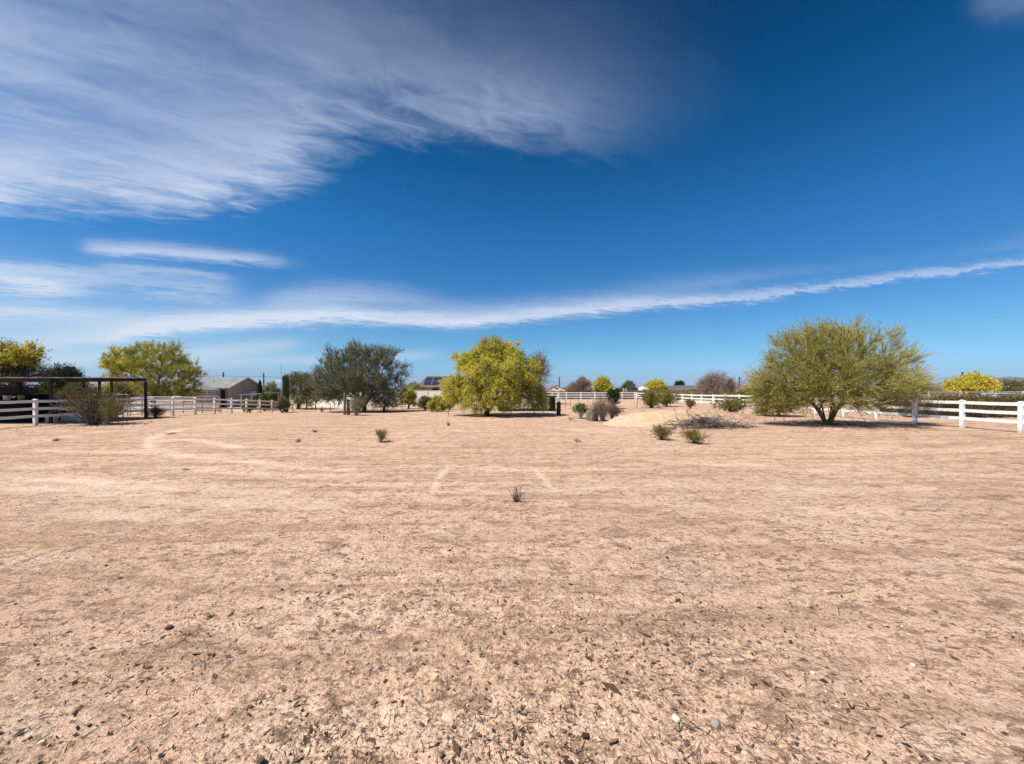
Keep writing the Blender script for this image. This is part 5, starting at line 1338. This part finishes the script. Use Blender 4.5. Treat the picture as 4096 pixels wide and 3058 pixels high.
def treeline():
    rng = np.random.default_rng(120); mb = MB(); n = 1500
    for i in range(n):
        a = R(rng.uniform(-62, 62)); d = rng.uniform(125, 420); c = np.array([d * math.sin(a), d * math.cos(a), 0]); c[2] = float(terr(c[0], c[1]))
        hh = rng.uniform(.9, 2.3) * (1 + .25 * (d > 250)); r_ = hh * rng.uniform(.8, 1.8); m = 46; q = rng.normal(size=(m, 3)); q /= np.linalg.norm(q, axis=1, keepdims=True); q[:, 2] = np.abs(q[:, 2])
        e = rng.random((m, 1)) ** .5; cl = rng.random()
        mb.leaves(c + q * e * [r_, r_, hh], rng.normal(size=(m, 3)) + [0, 0, .5], .004 * d, .0022 * d, rng, np.clip(cl * .7 + rng.random(m) * .3, 0, 1))
    o = mb.build('distant_scrub_thicket', L['sage']); o['kind'] = 'stuff'; o['label'] = 'far band of olive desert scrub along the horizon'
treeline()

# ------------------------------------------------------------------ bushes in the yard
m_ = lambda px, Y: px * Y / F
b = G(375, 1699); b[2] = float(terr(b[0], b[1]))
shrub('creosote_bush', 'large brown creosote bush with pale dead branches before the carport', 'bush', b, 3.5, 2.0, 101, stems=46, leaf='brownbush', stem='deadtwig', per=2, nleaf=7, ll=.06, lw=.025, L0=.30, r0=.034, dead=12, lo=.15, leafy=.42, depth=.8)
b = G(431, 1700)
shrub('creosote_bush', 'small pale stemmed bush hugging the right of the large creosote', 'bush', b, 1.2, 1.2, 102, stems=18, leaf='creosote', stem='paletwig', per=4, nleaf=6, ll=.055, lw=.025, L0=.3, r0=.018, dead=3)
b = G(622, 1673)
shrub('dead_bush', 'low leafless twiggy bush against the second visible fence bay', 'bush', b, 1.25, .62, 103, stems=26, leaf='dryd', stem='darktwig', per=3, nleaf=3, ll=.08, lw=.014, L0=.25, r0=.012)
b = G(1424, 1663)
shrub('dry_bush', 'straw grey rounded bush at the foot of the wooden posts', 'bush', b, 1.55, 1.15, 104, stems=44, leaf='sage', stem='paletwig', per=3, nleaf=4, ll=.06, lw=.022, L0=.3, r0=.014, lo=.3)
b = G(1288, 1650); tuft('dry_tuft', 'little green weed left of the wooden posts under the mesquite', 'weed', b, .6, .8, 105, 60, 'sage', None, .02)
b = G(2323, 1675)
shrub('leafy_bush', 'small leafy green bush left of the grey stumps', 'bush', b, 1.0, .85, 106, stems=20, leaf='green', stem='paletwig', per=3, nleaf=6, ll=.07, lw=.045, L0=.2, r0=.012, leafy=.55)
b = G(2410, 1686)
shrub('dead_bush', 'dense grey leafless bush at the left foot of the sand mound', 'bush', b, 1.75, 1.18, 107, stems=52, leaf='dry', stem='deadtwig', per=2, nleaf=4, ll=.07, lw=.014, L0=.3, r0=.011, lo=.35, leafy=.3)
b = G(2445, 1676)
shrub('dead_bush', 'darker twiggy bush leaning over the sand mound edge', 'bush', b, .95, .75, 108, stems=34, leaf='dryd', stem='darktwig', per=3, nleaf=4, ll=.07, lw=.014, L0=.22, r0=.010, lean=(.2, 0))
b = on(2455, 36.); b2 = b
shrub('creosote_bush', 'tall narrow dark green creosote before the back fence', 'bush', b, 1.3, 1.75, 109, stems=26, leaf='dkgreen', stem='darktwig', per=3, nleaf=7, ll=.09, lw=.045, L0=0.22, r0=.018, lo=.3, leafy=.25)
b = on(2604, 36.5)
shrub('creosote_bush', 'spreading creosote with dark base, the left of two near the fence corner', 'bush', b, 2.0, 1.45, 110, stems=44, leaf='creosote', stem='darktwig', per=3, nleaf=7, ll=.08, lw=.036, L0=0.20, r0=.018, lo=.10, leafy=.22, open_=1.15)
b = on(2664, 40.)
shrub('creosote_bush', 'rounder greener creosote, the right of two near the fence corner', 'bush', b, 2.3, 1.6, 111, stems=44, leaf='creosote', stem='darktwig', per=3, nleaf=8, ll=.09, lw=.04, L0=0.22, r0=.018, lo=.10, leafy=.22, open_=1.15)
b = G(2761, 1636)
shrub('creosote_bush', 'small upright creosote between the two larger pairs', 'bush', b, .9, .75, 112, stems=18, leaf='creosote', stem='darktwig', per=3, nleaf=6, ll=.07, lw=.034, L0=0.14, r0=.013)
b = G(2927, 1666)
shrub('creosote_bush', 'V shaped creosote with dark fanning stems behind the brush pile', 'bush', b, 2.1, 1.15, 113, stems=34, leaf='creosote', stem='darktwig', per=3, nleaf=7, ll=.07, lw=.032, L0=0.17, r0=.018, lo=.4, leafy=.42, open_=1.15)
b = G(2645, 1760)
shrub('creosote_bush', 'low leafy green bush in the open dirt, nearer the sand mound', 'bush', b, 1.05, .46, 114, stems=32, leaf='creosote', stem='darktwig', per=2, nleaf=7, ll=.034, lw=.015, L0=.13, r0=.007, dead=2, lo=.35)
b = G(2778, 1774)
shrub('creosote_bush', 'low leafy green bush in the open dirt in front of the brush pile', 'bush', b, .96, .40, 115, stems=28, leaf='creosote', stem='darktwig', per=2, nleaf=7, ll=.034, lw=.015, L0=.13, r0=.007, dead=2, lo=.35)
b = G(1523, 1769)
shrub('creosote_bush', 'low straw green bush alone on the open dirt at centre left', 'bush', b, .52, .40, 116, stems=40, leaf='creosote', stem='deadtwig', per=1, nleaf=6, ll=.028, lw=.011, L0=.11, r0=.005, lo=.4)
b = G(1556, 1768); tuft('dry_tuft', 'small sprig at the right foot of the lone straw green bush', 'weed', b, .16, .13, 117, 26, 'creosote', None, .008)
# leafless little plant in the middle foreground
b = G(2063, 2006)
shrub('dead_plant', 'small bare twig plant alone in the middle of the dirt', 'plant', b, .40, .265, 118, stems=15, leaf=None, stem='darktwig', r0=.0075, lo=.5, open_=1.0)
for lab, x, y, w_, h_, s_, lf in [('dry tuft on the dirt left of the yellow tree shadow', 1794, 1704, .30, .26, 121, 'dryd'), ('thin dry grass tuft on bare dirt before the sand mound', 2310, 1769, .32, .18, 122, 'dry'),
                                  ('small dark tuft alone, farther of two left of the lone bush', 1259, 1730, .34, .16, 123, 'dryd'), ('pale dry tuft, nearer of two left of the lone bush', 1193, 1770, .26, .2, 124, 'dry'),
                                  ('small dark weed on the far left dirt', 225, 1765, .28, .15, 125, 'dryd'), ('flat dark weed inside the looping tyre track', 683, 1738, .5, .12, 126, 'dryd'),
                                  ('scrap of dark dry weed below the looping track', 747, 1880, .26, .06, 127, 'dryd'), ('wiry dry tangle right of the dark wrapped post', 2282, 1682, .45, .3, 128, 'dry'),
                                  ('short twiggy weed on the sand mound slope', 2622, 1690, .3, .3, 129, 'dryd'), ('brown withered tuft on the near dirt at left', 843, 2470, .10, .045, 130, 'brownleaf')]:
    tuft('dry_tuft', lab, 'weed', G(x, y), w_, h_, s_, 46, lf, None, .012 if y < 1800 else .005)

# weathered stumps
def stump(label, x, y, h, r, seed):
    rng = np.random.default_rng(seed); p = G(x, y); k = 16; zs = np.linspace(-.1, h, 9); th = np.arange(k) * 2 * np.pi / k; prof = 1 + .16 * rng.normal(size=k)
    V = np.concatenate([np.stack([np.cos(th) * r * prof * (1.25 - .3 * z / h) + .04 * z, np.sin(th) * r * prof * (1.25 - .3 * z / h), np.full(k, z) + (rng.random(k) * .22 * h if i == 8 else 0)], 1) for i, z in enumerate(zs)])
    f = [[i * k + a, i * k + (a + 1) % k, (i + 1) * k + (a + 1) % k, (i + 1) * k + a] for i in range(8) for a in range(k)]
    V = np.concatenate([V, [[.04 * h, 0, h * .8]]]); f += [[8 * k + a, 8 * k + (a + 1) % k, 9 * k, 9 * k] for a in range(k)]
    mb = MB(); mb.add(V + p, f); whole(mb, 'tree_stump', M['oldwood'], label, 'stump', p, 'grey stumps by the sand mound', True)
stump('pale splayed stump, leftmost of the grey stumps', 2354, 1681, .5, .14, 1)
stump('dark hollow looking stump, middle of the grey stumps', 2368, 1686, .75, .12, 2)
stump('tall pale stump touching the grey leafless bush', 2383, 1684, .9, .09, 3)

# saguaro
p = G(1143, 1650); h = 4.35; t = thing('saguaro_cactus', 'tall single saguaro column rising above the white fence', 'cactus', p)
k = 44; zs = np.concatenate([np.linspace(-.1, h - .35, 24), h - .35 + .35 * np.sin(np.linspace(.15, 1.5, 8))]); th = np.arange(k) * 2 * np.pi / k; V = []
for z in zs:
    r_ = .30 * (.80 + .22 * min(1, max(z, 0) / 1.8)); 
    if z > h - .35: r_ *= math.sqrt(max(.02, 1 - ((z - h + .35) / .36) ** 2))
    rr = r_ * (1 + .11 * np.where(np.arange(k) % 2 == 0, 1, -1)); V.append(np.stack([np.cos(th) * rr + .02 * math.sin(z), np.sin(th) * rr, np.full(k, z)], 1))
n = len(zs); f = [[i * k + a, i * k + (a + 1) % k, (i + 1) * k + (a + 1) % k, (i + 1) * k + a] for i in range(n - 1) for a in range(k)]
V = np.concatenate(V + [np.array([[.02, 0, h + .01]])]); f += [[(n - 1) * k + a, (n - 1) * k + (a + 1) % k, n * k, n * k] for a in range(k)]
mb = MB(); mb.add(V + p, f); mb.build('stem', M['cactus'], t)
mb = MB(); rng = np.random.default_rng(2); nn = 2600; z = rng.uniform(.1, h - .3, nn); a = th[rng.integers(0, k // 2, nn) * 2]; r_ = .30 * (.80 + .22 * np.minimum(1, z / 1.8)) * 1.11
q = p + np.stack([np.cos(a) * r_ + .02 * np.sin(z), np.sin(a) * r_, z], 1); mb.leaves(q, np.stack([np.cos(a), np.sin(a), rng.normal(size=nn) * .7], 1), .05, .008, rng, rng.random(nn)); mb.build('spines', L['dry'], t)

# ------------------------------------------------------------------ brush pile
p = G(2830, 1712); t = thing('brush_pile', 'long low heap of dead grey branches and roots on the dirt', 'brush pile', p)
rng = np.random.default_rng(77)
def branch(mb, a, d, l, r, depth=0):
    n = 8; pts = [a]; dd = d / np.linalg.norm(d)
    for k in range(n):
        dd = dd + rng.normal(size=3) * .16; dd[2] -= .03; dd /= np.linalg.norm(dd); q = pts[-1] + dd * l / n
        q[2] = max(q[2], float(terr(q[0], q[1])) + .02); pts.append(q)
    pts = np.array(pts); rr = r * np.linspace(1, .25, n + 1); mb.tubes(pts[:-1], pts[1:], rr[:-1], rr[1:], 5)
    if depth < 2:
        for k in range(2, n):
            for _ in range(2 if depth == 0 else 1):
                s_ = dd * .5 + rng.normal(size=3) * .7; branch(mb, pts[k], s_, l * rng.uniform(.2, .4), rr[k] * .6, depth + 1)
tb = MB(); W_ = 1.75
for i in range(190):
    u_ = rng.uniform(-1, 1); hh = .45 * (1 - abs(u_) ** 2) + .04
    a = p + [u_ * W_, rng.normal() * .45, rng.random() * hh]; sg = np.sign(rng.random() - .5)
    branch(tb, a, np.array([sg * 1.0, rng.normal() * .6, rng.normal() * .12 + .02]), rng.uniform(.5, 1.2), rng.uniform(.011, .024), 1)
tb.build('twigs', M['brushwood'], t)
for i, (x0_, x1_, z0_, z1_, r_) in enumerate([(.25, -.75, .10, .72, .045), (.55, -.35, .04, .40, .05), (-.1, .45, .2, .55, .04), (-.2, .9, .30, .12, .05), (.1, .35, .05, .62, .035), (.6, .9, .05, .42, .04), (-.5, .6, .08, .05, .06), (.2, .75, .35, .22, .035)]):
    mb = MB(); a = p + [x0_, rng.normal() * .25, z0_]; branch(mb, a, np.array([x1_ - x0_, rng.normal() * .15, z1_ - z0_]), math.hypot(x1_ - x0_, z1_ - z0_) * 1.15, r_, 0); mb.build('branch', M['deadtwig'], t)
mb = MB()
for i in range(9):
    a = p + [.0 + rng.normal() * .28, rng.normal() * .2, .22 + rng.random() * .12]; d = rng.normal(size=3); d[2] = abs(d[2]) * .5
    mb.poly([a, a + d * .10, a + d * .2 + rng.normal(size=3) * .03], [.075, .06, .025], 7)
mb.build('root_ball', M['darktwig'], t)
for lab, sg, x_, yb_, hh in (('thin dead stem arching up from the left end of the brush pile', -1, 2712, 1706, .95), ('bent bare stem standing in the brush pile', 1, 2760, 1704, .98)):
    a = G(x_, yb_); mb = MB(); mb.poly([a, a + [-.04, 0, hh * .45], a + [-.16, 0, hh * .8], a + [-.14 + .05 * sg, 0, hh]], [.014, .012, .009, .006], 5)
    for k in range(3): mb.poly([a + [-.06 - .03 * k, 0, hh * (.5 + .13 * k)], a + [-.06 - .03 * k + .12 * sg * (-1) ** k, .02, hh * (.6 + .13 * k)]], [.007, .004], 4)
    whole(mb, 'dead_branch', M['darktwig'], lab, 'stem', a)

# ------------------------------------------------------------------ stones
def stone(label, x, y, r, m, seed, fl=.7, cut=None, rot=0):
    rng = np.random.default_rng(seed); p = G(x, y); p[2] = float(surf(np.array([p[0]]), np.array([p[1]]))[0][0]); nu, nv = 26, 16; V = []
    for j in range(nv):
        ph = math.pi * (j + .5) / nv
        for i in range(nu):
            th = 2 * math.pi * i / nu; d = np.array([math.sin(ph) * math.cos(th), math.sin(ph) * math.sin(th), math.cos(ph)])
            rr = 1 + .16 * (float(vn(np.array(d[0] * 1.3 + 5 + seed), np.array(d[1] * 1.3 + d[2] * .9 + 3), seed)) - .5) * 2
            if cut is not None:
                for c_ in cut:
                    c_ = np.array(c_[:3]) / np.linalg.norm(c_[:3]); dn = d @ c_
                    if dn > 0: rr = min(rr, .72 / dn)
            q = d * rr * r * np.array([1, .85, fl]); V.append([q[0] * math.cos(rot) - q[1] * math.sin(rot), q[0] * math.sin(rot) + q[1] * math.cos(rot), q[2] + r * fl * .62])
    f = [[j * nu + i, j * nu + (i + 1) % nu, (j + 1) * nu + (i + 1) % nu, (j + 1) * nu + i] for j in range(nv - 1) for i in range(nu)]
    V += [[0, 0, r * fl * 1.6], [0, 0, -r * fl * .3]]; e = nu * nv
    f += [[e, (i + 1) % nu, i, i] for i in range(nu)] + [[e + 1, (nv - 1) * nu + i, (nv - 1) * nu + (i + 1) % nu, (nv - 1) * nu + (i + 1) % nu] for i in range(nu)]
    f = [q[::-1] if q[2] != q[3] else q for q in f]
    mb = MB(); mb.add(np.array(V) + p, f); return whole(mb, 'stone', M[m], label, 'stone', p, 'loose stones in the foreground', cut is None)
stone('small white rounded stone lying in the near dirt', 2704, 2874, .024, 'whitestone', 3, .8, None, 2.0)
stone('purplish grey faceted stone, larger than the white one beside it', 2864, 2916, .033, 'greystone', 6, .8, [(-.6, -.5, .6), (.7, -.45, .55), (.1, .8, .5), (0, -1, .1)], .4)
stone('dark brown clod lying alone on the left foreground dirt', 676, 2515, .028, 'darktwig', 9, .6)
stone('pale stone at the far right of the near dirt', 3652, 2668, .017, 'whitestone', 12, .6, None, 1.2)
stone('round pale pebble in the right foreground', 3251, 2702, .014, 'whitestone', 14, .7)

# ------------------------------------------------------------------ fallen leaves and twigs lying under the plants
def fallen():
    rng = np.random.default_rng(210); mb = MB()
    for b, r_, h_ in PLANTS:
        if b[1] > 50 or b[0] < -30: continue
        n = int(min(1500, 90 + 160 * r_ * r_)); a = rng.random(n) * 6.283; e = np.abs(rng.normal(size=n)) * .6 * r_
        x, y = b[0] + np.cos(a) * e + .08 * r_, b[1] + np.sin(a) * e; z, _ = surf(x, y)
        s_ = np.exp(rng.normal(math.log(.020 + .0013 * b[1]), .45, n)) * (.5 if r_ < .8 else 1); d = np.stack([rng.normal(size=n), rng.normal(size=n), rng.normal(size=n) * .2], 1)
        d /= np.linalg.norm(d, axis=1, keepdims=True); sd = np.stack([-d[:, 1], d[:, 0], rng.normal(size=n) * .3], 1); p = np.stack([x, y, z + .012], 1); wd = (s_ * rng.uniform(.15, .5, n))[:, None]; l = s_[:, None]
        q = [p, p + d * l * .5 + sd * wd + [0, 0, .008], p + d * l, p + d * l * .5 - sd * wd]
        mb.add(np.stack(q, 1).reshape(-1, 3), np.arange(n * 4).reshape(-1, 4), rng.random(n))
    o = mb.build('fallen_leaves', bpy.data.materials['dry_litter']); o['kind'] = 'stuff'; o['label'] = 'dark fallen leaves and twigs lying under the trees and bushes'
fallen()

# ------------------------------------------------------------------ dusty desert air
mb = MB(); mb.box((-4700, -3400, -3), (4700, 3400, 84))
hb = mb.build('haze', [], None); hb['kind'] = 'stuff'; hb['label'] = 'thin dusty blue air over the whole land'
hm = bpy.data.materials.new('haze_air'); hm.use_nodes = True; nt = hm.node_tree; nt.nodes.clear()
out = nt.nodes.new('ShaderNodeOutputMaterial'); pv = nt.nodes.new('ShaderNodeVolumePrincipled')
pv.inputs['Color'].default_value = (.52, .74, 1, 1); pv.inputs['Density'].default_value = 6.5e-5; pv.inputs['Anisotropy'].default_value = 0
nt.links.new(pv.outputs[0], out.inputs['Volume']); hb.data.materials.append(hm)
SC.cycles.volume_bounces = 0
